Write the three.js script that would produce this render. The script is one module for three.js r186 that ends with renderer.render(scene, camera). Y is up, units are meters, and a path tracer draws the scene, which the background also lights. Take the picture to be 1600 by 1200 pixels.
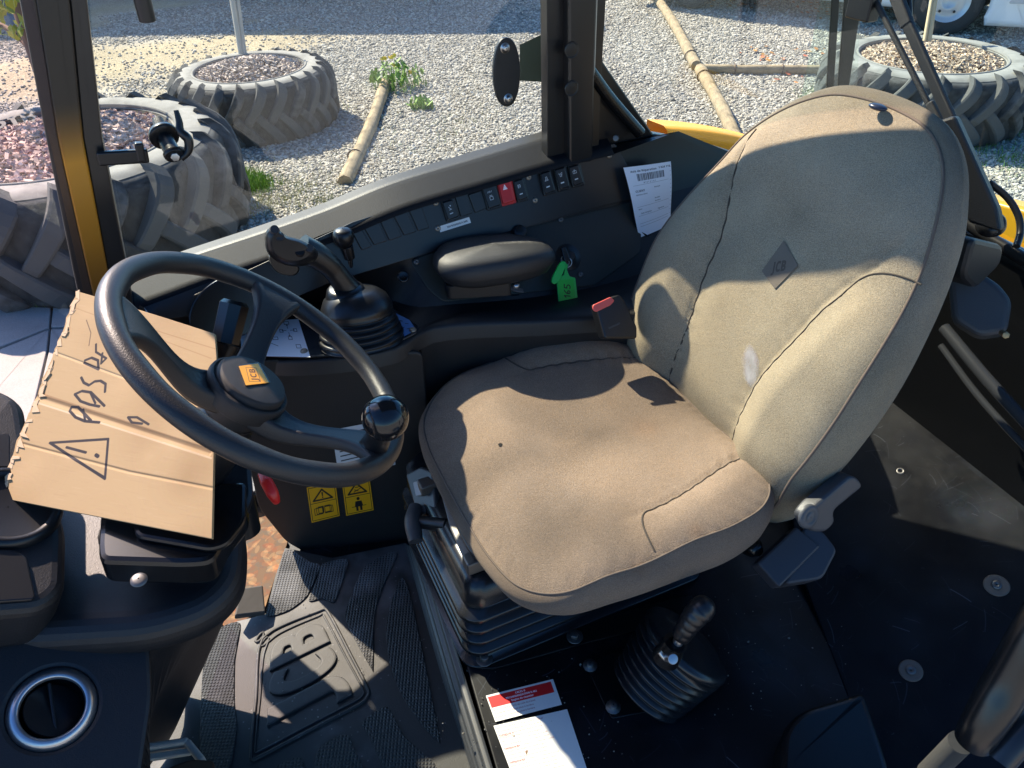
import * as THREE from 'three';
import { Sky } from 'three/addons/objects/Sky.js';
import { RoundedBoxGeometry } from 'three/addons/geometries/RoundedBoxGeometry.js';
import { mergeGeometries, mergeVertices } from 'three/addons/utils/BufferGeometryUtils.js';
import { TextGeometry } from 'three/addons/geometries/TextGeometry.js';
import { FontLoader } from 'three/addons/loaders/FontLoader.js';

// ---------------------------------------------------------------- camera, sky, sun, exposure
const V = (x, y, z) => new THREE.Vector3(x, y, z);
const rad = Math.PI / 180;
const scene = new THREE.Scene();
const EYE = V(0, 1.42, 0), PITCH = 37 * rad, YAW = 23 * rad, ROLL = 2 * rad, FOCAL = 1200;
const FWD = V(Math.sin(YAW) * Math.cos(PITCH), -Math.sin(PITCH), -Math.cos(YAW) * Math.cos(PITCH));
const R0 = FWD.clone().cross(V(0, 1, 0)).normalize(), U0 = R0.clone().cross(FWD);
const RIGHT = R0.clone().multiplyScalar(Math.cos(ROLL)).addScaledVector(U0, -Math.sin(ROLL));
const UP = R0.clone().multiplyScalar(Math.sin(ROLL)).addScaledVector(U0, Math.cos(ROLL));
const camera = new THREE.PerspectiveCamera(2 * Math.atan(600 / FOCAL) / rad, 4 / 3, 0.05, 3000);
camera.position.copy(EYE); camera.up.copy(UP); camera.lookAt(EYE.clone().add(FWD)); camera.updateMatrixWorld();
scene.add(camera);

const SUN = V(-0.26, 0.86, -1).normalize();
const sky = new Sky(); sky.name = 'sky'; sky.scale.setScalar(1500); sky.userData.kind = 'structure';
{ const u = sky.material.uniforms; u.sunPosition.value.copy(SUN); u.turbidity.value = 3; u.rayleigh.value = 1.3; u.mieCoefficient.value = 0.004; u.mieDirectionalG.value = 0.8;
  if (u.cloudCoverage) { u.cloudCoverage.value = 0.25; u.cloudDensity.value = 0.4; } }
scene.add(sky);
scene.environmentIntensity = 0.15;
const sun = new THREE.DirectionalLight(0xffefd6, 5);
sun.position.copy(SUN).multiplyScalar(40); sun.castShadow = true; sun.shadow.radius = 1.2;
Object.assign(sun.shadow.camera, { left: -14, right: 14, top: 14, bottom: -14, near: 1, far: 90 }); sun.shadow.mapSize.set(4096, 4096);
sun.target.position.set(1, 0, -3); scene.add(sun, sun.target);
const renderer = new THREE.WebGLRenderer({ antialias: true });
renderer.toneMapping = THREE.LinearToneMapping; renderer.toneMappingExposure = 2.65;
renderer.shadowMap.enabled = true;

// ---------------------------------------------------------------- layout helpers: lines of sight met with real planes
const ray = (px, py) => FWD.clone().addScaledVector(RIGHT, (px - 800) / FOCAL).addScaledVector(UP, (600 - py) / FOCAL);
const onY = (px, py, y) => { const d = ray(px, py); return EYE.clone().addScaledVector(d, (y - EYE.y) / d.y); };
const onZ = (px, py, z) => { const d = ray(px, py); return EYE.clone().addScaledVector(d, (z - EYE.z) / d.z); };
const onX = (px, py, x) => { const d = ray(px, py); return EYE.clone().addScaledVector(d, (x - EYE.x) / d.x); };
function plane(o, n, hint = V(1, 0, 0)) { n = n.clone().normalize(); const u = hint.clone().addScaledVector(n, -hint.dot(n)).normalize(); return { o: o.clone(), n, u, v: n.clone().cross(u) }; }
const onP = (px, py, P) => { const d = ray(px, py); return EYE.clone().addScaledVector(d, P.o.clone().sub(EYE).dot(P.n) / d.dot(P.n)); };
const to2 = (p, P) => { const w = p.clone().sub(P.o); return new THREE.Vector2(w.dot(P.u), w.dot(P.v)); };
const lift = (P, h) => ({ ...P, o: P.o.clone().addScaledVector(P.n, h) });
const basis = (P) => new THREE.Matrix4().makeBasis(P.u, P.v, P.n).setPosition(P.o);

let seed = 7; const rnd = () => { seed = (seed * 1664525 + 1013904223) >>> 0; return seed / 4294967296; };
const rr = (a, b) => a + (b - a) * rnd();
const lerp = (a, b, t) => a + (b - a) * t;
const sst = (a, b, x) => { x = Math.min(1, Math.max(0, (x - a) / (b - a))); return x * x * (3 - 2 * x); };
function hash(x, y) { let h = (x * 374761393 + y * 668265263) | 0; h = Math.imul(h ^ (h >>> 13), 1274126177); return ((h ^ (h >>> 16)) >>> 0) / 4294967296; }
function vnoise(x, y, per) { // tileable value noise
  const xi = Math.floor(x), yi = Math.floor(y), fx = x - xi, fy = y - yi, w = (i) => ((i % per) + per) % per;
  const sx = fx * fx * (3 - 2 * fx), sy = fy * fy * (3 - 2 * fy);
  return lerp(lerp(hash(w(xi), w(yi)), hash(w(xi + 1), w(yi)), sx), lerp(hash(w(xi), w(yi + 1)), hash(w(xi + 1), w(yi + 1)), sx), sy);
}
const fbm = (u, v, base, oct = 4) => { let s = 0, a = 0.5, t = 0; for (let i = 0; i < oct; i++) { const p = base << i; s += a * vnoise(u * p, v * p, p); t += a; a *= 0.5; } return s / t; };

// ---------------------------------------------------------------- object helpers
const names = {};
function numbered(n) { const k = names[n] = (names[n] ?? -1) + 1; return k ? `${n}_${String(k).padStart(3, '0')}` : n; }
const baseOf = new WeakMap();
function thing(name, label, category, pos = V(0, 0, 0), group) {
  const o = new THREE.Group(); o.name = numbered(name); o.position.copy(pos); o.userData = { label, category };
  if (group) o.userData.group = group;
  baseOf.set(o, pos.clone()); scene.add(o); return o;
}
function struct(name, geo, mat) { const m = new THREE.Mesh(geo, mat); m.name = numbered(name); m.userData.kind = 'structure'; m.castShadow = m.receiveShadow = true; scene.add(m); return m; }
function part(name, geo, mat, parent, label) { // geometry given in world metres
  if (Array.isArray(geo)) geo = merge(geo);
  const b = baseOf.get(parent); geo = geo.clone().translate(-b.x, -b.y, -b.z);
  const m = new THREE.Mesh(geo, mat); m.name = name; m.castShadow = m.receiveShadow = true; baseOf.set(m, b); parent.add(m);
  if (label) m.userData.label = label; return m;
}
const merge = (list) => mergeGeometries(list.map((g) => { let q = g.index ? g.toNonIndexed() : g.clone(); for (const k of Object.keys(q.attributes)) if (!['position', 'normal', 'uv', 'color'].includes(k)) q.deleteAttribute(k); if (!q.attributes.uv) q.setAttribute('uv', new THREE.BufferAttribute(new Float32Array(q.attributes.position.count * 2), 2)); if (!q.attributes.normal) q.computeVertexNormals(); return q; }));

// polygon given as pixels on a plane, extruded along the plane normal
function roundShape(p2, r) {
  const s = new THREE.Shape(), n = p2.length;
  let area = 0; for (let i = 0; i < n; i++) { const a = p2[i], b = p2[(i + 1) % n]; area += a.x * b.y - b.x * a.y; }
  if (area < 0) p2 = p2.slice().reverse();
  for (let i = 0; i < n; i++) {
    const a = p2[(i + n - 1) % n], b = p2[i], c = p2[(i + 1) % n];
    const q = Math.min(r, a.distanceTo(b) * 0.48, b.distanceTo(c) * 0.48);
    const d1 = a.clone().sub(b).normalize().multiplyScalar(q).add(b), d2 = c.clone().sub(b).normalize().multiplyScalar(q).add(b);
    if (i === 0) s.moveTo(d1.x, d1.y); else s.lineTo(d1.x, d1.y);
    if (q > 1e-5) s.quadraticCurveTo(b.x, b.y, d2.x, d2.y);
  }
  s.closePath(); return s;
}
function ext(P, p2, depth, { r = 0.003, bevel = 0.0012, holes = [], seg = 2, curve = 8 } = {}) {
  const s = roundShape(p2, r); for (const h of holes) s.holes.push(h);
  const g = new THREE.ExtrudeGeometry(s, { depth: Math.max(1e-4, depth - 2 * bevel), bevelEnabled: bevel > 0, bevelSize: bevel, bevelThickness: bevel, bevelOffset: -bevel, bevelSegments: seg, curveSegments: curve });
  g.translate(0, 0, bevel); g.applyMatrix4(basis(P)); return g;
}
const plate = (P, px, depth, o) => ext(P, px.map(([x, y]) => to2(onP(x, y, P), P)), depth, o);
const slab = (P, px, depth, o) => ext(lift(P, -depth), px.map(([x, y]) => to2(onP(x, y, P), P)), depth, o); // the same, its top on the plane
// flat print: quad with corners TL TR BR BL as pixels on a plane
function quad3(pts, n = 8) {
  const pos = [], uv = [], idx = [];
  for (let j = 0; j <= n; j++) for (let i = 0; i <= n; i++) { const a = i / n, b = j / n; const p = pts[0].clone().multiplyScalar((1 - a) * (1 - b)).addScaledVector(pts[1], a * (1 - b)).addScaledVector(pts[2], a * b).addScaledVector(pts[3], (1 - a) * b); pos.push(p.x, p.y, p.z); uv.push(a, 1 - b); }
  for (let j = 0; j < n; j++) for (let i = 0; i < n; i++) { const k = j * (n + 1) + i; idx.push(k, k + n + 1, k + 1, k + 1, k + n + 1, k + n + 2); }
  const g = new THREE.BufferGeometry(); g.setAttribute('position', new THREE.Float32BufferAttribute(pos, 3)); g.setAttribute('uv', new THREE.Float32BufferAttribute(uv, 2)); g.setIndex(idx); g.computeVertexNormals(); return g;
}
const decal = (P, px) => quad3(px.map(([x, y]) => onP(x, y, P)), 4);
function loft(rings, { closed = false, capA = false, capB = false, us = null } = {}) {
  const m = rings[0].length, pos = [], uv = [], idx = []; const cols = closed ? m + 1 : m;
  let vv = 0;
  rings.forEach((r, j) => {
    if (j) vv += r[0].distanceTo(rings[j - 1][0]);
    let uu = 0; for (let i = 0; i < cols; i++) { const p = r[i % m]; if (i) uu += p.distanceTo(r[i - 1]); pos.push(p.x, p.y, p.z); uv.push(uu, vv); }
  });
  for (let j = 0; j + 1 < rings.length; j++) for (let i = 0; i + 1 < cols; i++) { const a = j * cols + i, b = a + 1, c = a + cols, d = c + 1; idx.push(a, c, b, b, c, d); }
  const cap = (r, flip) => { const c = r.reduce((s, p) => s.add(p), V(0, 0, 0)).multiplyScalar(1 / m), k = pos.length / 3; pos.push(c.x, c.y, c.z); uv.push(0, 0); r.forEach((p) => { pos.push(p.x, p.y, p.z); uv.push(p.x, p.z); }); for (let i = 0; i < m; i++) { const a = k + 1 + i, b = k + 1 + (i + 1) % m; flip ? idx.push(k, b, a) : idx.push(k, a, b); } };
  if (capA) cap(rings[0], false); if (capB) cap(rings[rings.length - 1], true);
  const g = new THREE.BufferGeometry(); g.setAttribute('position', new THREE.Float32BufferAttribute(pos, 3)); g.setAttribute('uv', new THREE.Float32BufferAttribute(uv, 2)); g.setIndex(idx); g.computeVertexNormals();
  if (closed) { // smooth the seam
    const n = g.attributes.normal; for (let j = 0; j < rings.length; j++) { const a = j * cols, b = a + cols - 1; const s = V(n.getX(a) + n.getX(b), n.getY(a) + n.getY(b), n.getZ(a) + n.getZ(b)).normalize(); n.setXYZ(a, s.x, s.y, s.z); n.setXYZ(b, s.x, s.y, s.z); }
  }
  return g;
}
// tube of varying radius through points
function tube(pts, rad_, { seg = 40, sides = 14, closed = false, cap = true, sx = 1 } = {}) {
  const c = new THREE.CatmullRomCurve3(pts, closed, 'centripetal'); const fr = c.computeFrenetFrames(seg, closed); const rings = [];
  const R = typeof rad_ === 'number' ? () => rad_ : Array.isArray(rad_) ? (t) => { const f = t * (rad_.length - 1), i = Math.min(rad_.length - 2, Math.floor(f)); return lerp(rad_[i], rad_[i + 1], f - i); } : rad_;
  for (let j = 0; j <= seg; j++) { const t = j / seg, p = c.getPointAt(t), r = R(t), ring = []; for (let i = 0; i < sides; i++) { const a = i / sides * 2 * Math.PI; ring.push(p.clone().addScaledVector(fr.normals[j], Math.cos(a) * r * sx).addScaledVector(fr.binormals[j], Math.sin(a) * r)); } rings.push(ring); }
  return loft(rings, { closed: true, capA: cap && !closed, capB: cap && !closed });
}
function orient(g, o, axis, hint = V(0.31, 0.17, 0.9)) { // local y -> axis
  const y = axis.clone().normalize(), x = hint.clone().addScaledVector(y, -hint.dot(y)).normalize(), z = x.clone().cross(y);
  return g.applyMatrix4(new THREE.Matrix4().makeBasis(x, y, z).setPosition(o));
}
const lathe = (prof, o, axis, n = 32) => orient(new THREE.LatheGeometry(prof.map(([r, y]) => new THREE.Vector2(Math.max(r, 1e-5), y)), n), o, axis);
const cyl = (a, b, r, r2 = r, n = 20) => { const d = b.clone().sub(a), L = d.length(), e = Math.min(r, r2) * 0.12; return lathe([[0, 0], [r - e, 0], [r, e], [r2, L - e], [r2 - e, L], [0, L]], a, d, n); };
const ball = (p, r, n = 24) => new THREE.SphereGeometry(r, n, n * 0.7 | 0).translate(p.x, p.y, p.z);
const rbox = (w, h, d, r, P) => new RoundedBoxGeometry(w, h, d, 3, Math.min(r, w * 0.49, h * 0.49, d * 0.49)).applyMatrix4(basis(P));
const abox = (x0, x1, y0, y1, z0, z1, r = 0.006) => new RoundedBoxGeometry(x1 - x0, y1 - y0, z1 - z0, 2, Math.min(r, (x1 - x0) * 0.49, (y1 - y0) * 0.49, (z1 - z0) * 0.49)).translate((x0 + x1) / 2, (y0 + y1) / 2, (z0 + z1) / 2);
const bar = (a, b, w, h, hint = V(0, 0, 1), r = 0.004) => { const y = b.clone().sub(a), L = y.length(); y.normalize(); const x = hint.clone().addScaledVector(y, -hint.dot(y)).normalize(), z = x.clone().cross(y); return new RoundedBoxGeometry(w, L, h, 2, Math.min(r, w * 0.49, h * 0.49)).applyMatrix4(new THREE.Matrix4().makeBasis(x, y, z).setPosition(a.clone().lerp(b, 0.5))); };
const planarUV = (g, f) => { const p = g.attributes.position, uv = new Float32Array(p.count * 2); for (let i = 0; i < p.count; i++) { const [a, b] = f(p.getX(i), p.getY(i), p.getZ(i)); uv[2 * i] = a; uv[2 * i + 1] = b; } g.setAttribute('uv', new THREE.BufferAttribute(uv, 2)); return g; };

// ---------------------------------------------------------------- textures
function dataTex(n, f, { srgb = false, rep = 1 } = {}) {
  const d = new Uint8Array(n * n * 4); for (let y = 0; y < n; y++) for (let x = 0; x < n; x++) { let c = f(x / n, y / n, x, y); if (typeof c === 'number') c = [c, c, c]; for (let k = 0; k < 3; k++) d[(y * n + x) * 4 + k] = Math.max(0, Math.min(255, c[k] * 255)); d[(y * n + x) * 4 + 3] = 255; }
  const t = new THREE.DataTexture(d, n, n); t.wrapS = t.wrapT = THREE.RepeatWrapping; t.magFilter = THREE.LinearFilter; t.minFilter = THREE.LinearMipmapLinearFilter; t.generateMipmaps = true; if (srgb) t.colorSpace = THREE.SRGBColorSpace; t.repeat.set(rep, rep); t.needsUpdate = true; return t;
}
function canvasTex(w, h, draw) { const c = document.createElement('canvas'); c.width = w; c.height = h; draw(c.getContext('2d'), w, h); const t = new THREE.CanvasTexture(c); t.colorSpace = THREE.SRGBColorSpace; t.anisotropy = 8; return t; }
const C = (r, g, b) => new THREE.Color().setRGB(r, g, b);
const M = (color, roughness, o = {}) => new THREE.MeshStandardMaterial({ color, roughness, side: THREE.DoubleSide, ...o });
const s2l = (c) => Math.pow(c, 2.2), l2s = (c) => Math.pow(c, 1 / 2.2);

const grain = dataTex(256, (u, v, x, y) => 0.5 * hash(x, y) + 0.5 * vnoise(u * 64, v * 64, 64), { rep: 12 });
const smudge = dataTex(512, (u, v) => { const a = fbm(u, v, 4, 5), b = fbm(v + 0.37, u, 16, 3); return 0.35 + 0.5 * a + 0.25 * (b - 0.5); }, { rep: 1.6 });
const dust = dataTex(512, (u, v, x, y) => { const a = fbm(u, v, 5, 5), b = hash(x >> 1, y >> 1); const k = sst(0.48, 0.8, a) * 0.1 + (b > 0.996 ? 0.1 : 0) + 0.018; const c = l2s(k); return [c * 1.0, c * 1.0, c * 1.02]; }, { srgb: true, rep: 1.5 });
const scratchy = canvasTex(1024, 1024, (g, w) => {
  g.fillStyle = '#0c0d11'; g.fillRect(0, 0, w, w); let s = 11; const r = () => { s = (s * 1664525 + 1013904223) >>> 0; return s / 4294967296; };
  for (let i = 0; i < 140; i++) { const x = r() * w, y = r() * w, R = 20 + r() * 90, q = g.createRadialGradient(x, y, 0, x, y, R); const a = r() * 0.1; q.addColorStop(0, `rgba(120,130,150,${a})`); q.addColorStop(1, 'rgba(120,130,150,0)'); g.fillStyle = q; g.fillRect(x - R, y - R, 2 * R, 2 * R); }
  for (let i = 0; i < 420; i++) { const x = r() * w, y = r() * w, L = 6 + r() * 60, a = r() * 6.3; g.strokeStyle = `rgba(150,158,170,${0.06 + 0.42 * r() * r()})`; g.lineWidth = 0.6 + r() * 1.4; g.beginPath(); g.moveTo(x, y); g.quadraticCurveTo(x + Math.cos(a) * L * 0.5 + r() * 8, y + Math.sin(a) * L * 0.5, x + Math.cos(a) * L, y + Math.sin(a) * L + r() * 8); g.stroke(); }
  for (let i = 0; i < 900; i++) { g.fillStyle = `rgba(170,172,170,${0.1 + 0.35 * r() * r()})`; const q = 0.5 + r() * 1.6; g.fillRect(r() * w, r() * w, q, q); }
}); scratchy.wrapS = scratchy.wrapT = THREE.RepeatWrapping;
const fabricBump = dataTex(512, (u, v, x, y) => 0.45 * (0.5 + 0.25 * Math.sin(u * 2 * Math.PI * 128) + 0.25 * Math.sin(v * 2 * Math.PI * 128)) + 0.55 * hash(x >> 1, y >> 1), { rep: 5 });
const fabricMap = dataTex(1024, (u, v, x, y) => { const a = hash(x >> 1, y >> 1), b = fbm(u, v, 4, 4), f = hash((x >> 1) + 991, (y >> 1) + 77); const k = 0.74 + 0.5 * (a - 0.5) + 0.34 * (b - 0.5); const w = 0.1 * (f - 0.5) + 0.05 * (fbm(v, u + 0.3, 6, 3) - 0.5); return [l2s(0.4 * k * (1 + w)), l2s(0.33 * k), l2s(0.238 * k * (1 - w * 1.5))]; }, { srgb: true, rep: 2.5 });

const mPlastic = M(C(0.011, 0.0115, 0.013), 0.48, { bumpMap: grain, bumpScale: 0.00035 });
const mPlasticSmooth = M(C(0.01, 0.0105, 0.012), 0.34);
const mGloss = M(C(0.006, 0.0064, 0.0072), 0.26);
const mRubber = M(C(0.022, 0.023, 0.025), 0.5);
const mMatBlack = M(0xffffff, 0.6, { map: dust, bumpMap: grain, bumpScale: 0.0003 });
const mFloor = new THREE.MeshPhysicalMaterial({ color: 0xffffff, map: scratchy, specularIntensity: 0.5, roughness: 0.7, roughnessMap: smudge, side: THREE.DoubleSide });
const mSteel = M(C(0.5, 0.5, 0.5), 0.32, { metalness: 1 });
const mSteelDull = M(C(0.16, 0.155, 0.15), 0.5, { metalness: 0.9 });
const mFabric = new THREE.MeshPhysicalMaterial({ color: 0xffffff, map: fabricMap, roughness: 0.95, bumpMap: fabricBump, bumpScale: 0.0012, sheen: 0.5, sheenColor: C(0.5, 0.45, 0.38), sheenRoughness: 0.6, side: THREE.DoubleSide });
mFabric.vertexColors = true;
const mPiping = M(C(0.12, 0.09, 0.07), 0.9);
const mSeam = M(C(0.06, 0.048, 0.038), 0.95);
const mGreyPlastic = M(C(0.045, 0.048, 0.054), 0.45, { bumpMap: grain, bumpScale: 0.0002 });
const mRed = M(C(0.62, 0.02, 0.018), 0.35);
const mYellow = M(C(0.75, 0.36, 0.015), 0.35);
const mPost = M(C(0.012, 0.012, 0.013), 0.28);
const mGlass = new THREE.MeshPhysicalMaterial({ color: C(0.93, 0.96, 0.95), roughness: 0.02, transmission: 1, thickness: 0, ior: 1.45, side: THREE.DoubleSide });
const mGlassPink = new THREE.MeshPhysicalMaterial({ color: C(0.97, 0.89, 0.935), roughness: 0.03, transmission: 1, thickness: 0, ior: 1.5, side: THREE.DoubleSide });
const mGlassTeal = new THREE.MeshPhysicalMaterial({ color: C(0.8, 0.93, 0.9), roughness: 0.02, transmission: 1, thickness: 0, ior: 1.5, side: THREE.DoubleSide });
const font = await new FontLoader().loadAsync('fonts/droid/droid_sans_bold.typeface.json');

// ================================================================ the yard
const GY = -0.9;
const gravelMap = dataTex(1024, (u, v, x, y) => { const a = hash(x >> 2, y >> 2), b = hash((x >> 1) + 51, y >> 1), c = fbm(u, v, 6, 5); const k = 0.32 + 0.2 * (a - 0.5) + 0.18 * (b - 0.5) + 0.16 * (c - 0.5); return [l2s(Math.max(0.03, k * 1.04)), l2s(Math.max(0.03, k)), l2s(Math.max(0.03, k * 0.93))]; }, { srgb: true, rep: 1 / 3 });
const gravelBump = dataTex(512, (u, v, x, y) => 0.6 * vnoise(u * 128, v * 128, 128) + 0.4 * hash(x, y), { rep: 1 / 1.4 });
const sand = (x, z) => sst(0.42, 0.6, fbm((x + 20) / 9, (z + 30) / 9, 8, 3)) * sst(-7.2, -8.6, z) * sst(3.2, 1.2, x);
const groundH = (x, z) => 0.03 * (Math.sin(x * 0.7 + 1) + Math.sin(z * 0.9 + x * 0.3)) * 0.5;
{
  const g = new THREE.PlaneGeometry(60, 60, 160, 160).rotateX(-Math.PI / 2); const p = g.attributes.position;
  for (let i = 0; i < p.count; i++) { const x = p.getX(i) + 4, z = p.getZ(i) - 12; p.setXYZ(i, x, GY + groundH(x, z), z); }
  planarUV(g, (x, y, z) => [x, z]); g.computeVertexNormals();
  const tint = (q) => { const n = q.attributes.position.count, a = new Float32Array(n * 3); for (let i = 0; i < n; i++) { const s = sand(q.attributes.position.getX(i), q.attributes.position.getZ(i)); a[3 * i] = 1 + 0.16 * s; a[3 * i + 1] = 1 + 0.02 * s; a[3 * i + 2] = 1 - 0.26 * s; } return a; };
  // reaches the horizon: outer skirt ring joined to the same sheet
  const o = new THREE.RingGeometry(29, 1200, 64, 1).rotateX(-Math.PI / 2).translate(4, GY - 0.12, -12); planarUV(o, (x, y, z) => [x, z]);
  const gm = merge([g, o]); gm.setAttribute('color', new THREE.BufferAttribute(tint(gm), 3)); struct('gravel_ground', gm, new THREE.MeshStandardMaterial({ vertexColors: true, map: gravelMap, bumpMap: gravelBump, bumpScale: 0.012, roughness: 0.95, side: THREE.DoubleSide }));
}
const CHIP = [];
for (let k = 0; k < 4; k++) { const g = new THREE.IcosahedronGeometry(1, 0); const p = g.attributes.position; const mp = {}; for (let i = 0; i < p.count; i++) { const key = p.getX(i).toFixed(2) + p.getY(i).toFixed(2) + p.getZ(i).toFixed(2); const q = mp[key] ??= [rr(0.7, 1.15), rr(0.7, 1.15), rr(0.7, 1.15)]; p.setXYZ(i, p.getX(i) * q[0], p.getY(i) * q[1] * 0.62, p.getZ(i) * q[2]); } g.computeVertexNormals(); CHIP.push(g); }
function scatter(name, geo, mat, count, place, label, category) {
  const im = new THREE.InstancedMesh(geo, mat, count); const m = new THREE.Matrix4(), q = new THREE.Quaternion(), e = new THREE.Euler();
  for (let i = 0; i < count; i++) { const s = place(i); e.set(...s.rot); q.setFromEuler(e); m.compose(s.pos, q, s.scale); im.setMatrixAt(i, m); im.setColorAt(i, s.color); }
  im.castShadow = im.receiveShadow = true; im.name = numbered(name); im.userData.kind = 'stuff'; if (label) { im.userData.label = label; im.userData.category = category; } return im;
}
const planters = []; // {x, z, r, h}
const inPlanter = (x, z) => planters.some((p) => Math.hypot(x - p.x, z - p.z) < p.r * 0.97);
planters.push({ x: -0.7, z: -5.6, r: 1.02, h: 0.72 }, { x: 0.76, z: -7.55, r: 0.7, h: 0.53 }, { x: 6.1, z: -4.9, r: 0.84, h: 0.56 });
const stoneMat = new THREE.MeshStandardMaterial({ color: 0xffffff, roughness: 0.9 });
for (let k = 0; k < 4; k++) scene.add(scatter('gravel_stones', CHIP[k], stoneMat, 75000, () => {
  let x, z, d; do { d = 3.2 + 10.5 * Math.pow(rnd(), 1.5); const a = rr(-0.62, 1.12) ; x = d * Math.sin(a) * 1.02; z = -d * Math.cos(a); } while (inPlanter(x, z) || rnd() < 0.9 * sand(x, z));
  const s = rr(0.007, 0.0165) * (rnd() < 0.08 ? 1.5 : 1) * (1 + Math.max(0, d - 6) * 0.03), t = rnd(), k2 = 0.2 + 0.4 * Math.pow(rnd(), 1.3), w = rnd() < 0.2 ? 1.12 : 1;
  return { pos: V(x, GY + groundH(x, z) + s * 0.25, z), rot: [rr(-0.5, 0.5), rr(0, 6.28), rr(-0.5, 0.5)], scale: V(s * rr(0.8, 1.4), s, s * rr(0.7, 1.1)), color: C(k2 * 1.06 * w, k2 * (0.5 + 0.5 * w), k2 * 0.87) };
}, 'pale grey crushed stone gravel spread over the whole yard', 'gravel'));
{ // concrete slabs in the lower left, beside the nearest planter
  const slab = dataTex(512, (u, v, x, y) => { const a = fbm(u, v, 6, 5), b = hash(x, y); const k = 0.38 + 0.14 * (a - 0.5) + 0.1 * (b - 0.5); return [l2s(k * 1.03), l2s(k * 0.98), l2s(k * 0.9)]; }, { srgb: true, rep: 0.7 });
  const P = plane(V(-1, GY + 0.02, -4.4), V(0, 1, 0)); const m = M(0xffffff, 0.85, { map: slab });
  const pave = thing('pavement', 'cream concrete paving slabs in front of the nearest tyre planter', 'pavement', V(-1, GY, -4)); pave.userData = { kind: 'structure' };
  const a = [[-30, 486], [110, 492], [100, 505]];
  for (const pts of [[[-150, 488], [10, 489], [84, 492], [81, 523], [0, 556], [-150, 620]], [[-150, 624], [0, 560], [81, 527], [78, 560], [60, 640], [30, 720], [-150, 800]], [[88, 492], [240, 500], [240, 520], [85, 522]], [[85, 526], [240, 524], [240, 720], [34, 720], [64, 640], [82, 560]]]) part('slab', plate(P, pts, 0.05, { r: 0.004, bevel: 0.004 }), m, pave);
  void a;
}
// ---- tractor tyre planters
const tyreMap = dataTex(512, (u, v, x, y) => { const a = fbm(u, v, 5, 5), b = fbm(v, u, 20, 3); const k = 0.036 + 0.08 * sst(0.45, 0.75, a) + 0.05 * (b - 0.5); return [l2s(k * 1.02), l2s(k), l2s(k * 0.97)]; }, { srgb: true, rep: 1.2 });
const mTyre = M(0xffffff, 0.85, { map: tyreMap, bumpMap: smudge, bumpScale: 0.004 });
const mSidewall = M(0xffffff, 0.9, { map: dataTex(512, (u, v) => { const a = fbm(u, v, 6, 5); const k = 0.2 + 0.2 * (a - 0.3); return [l2s(k * 1.03), l2s(k), l2s(k * 0.93)]; }, { srgb: true, rep: 1.4 }), bumpMap: smudge, bumpScale: 0.003 });
const mLug = M(C(0.085, 0.085, 0.083), 0.85, { bumpMap: smudge, bumpScale: 0.003 });
const mSoil = M(C(0.09, 0.06, 0.045), 1);
const chipGeo = new THREE.BoxGeometry(1, 0.28, 0.55); chipGeo.attributes.position.setY(0, 0.4); chipGeo.computeVertexNormals();
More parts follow.
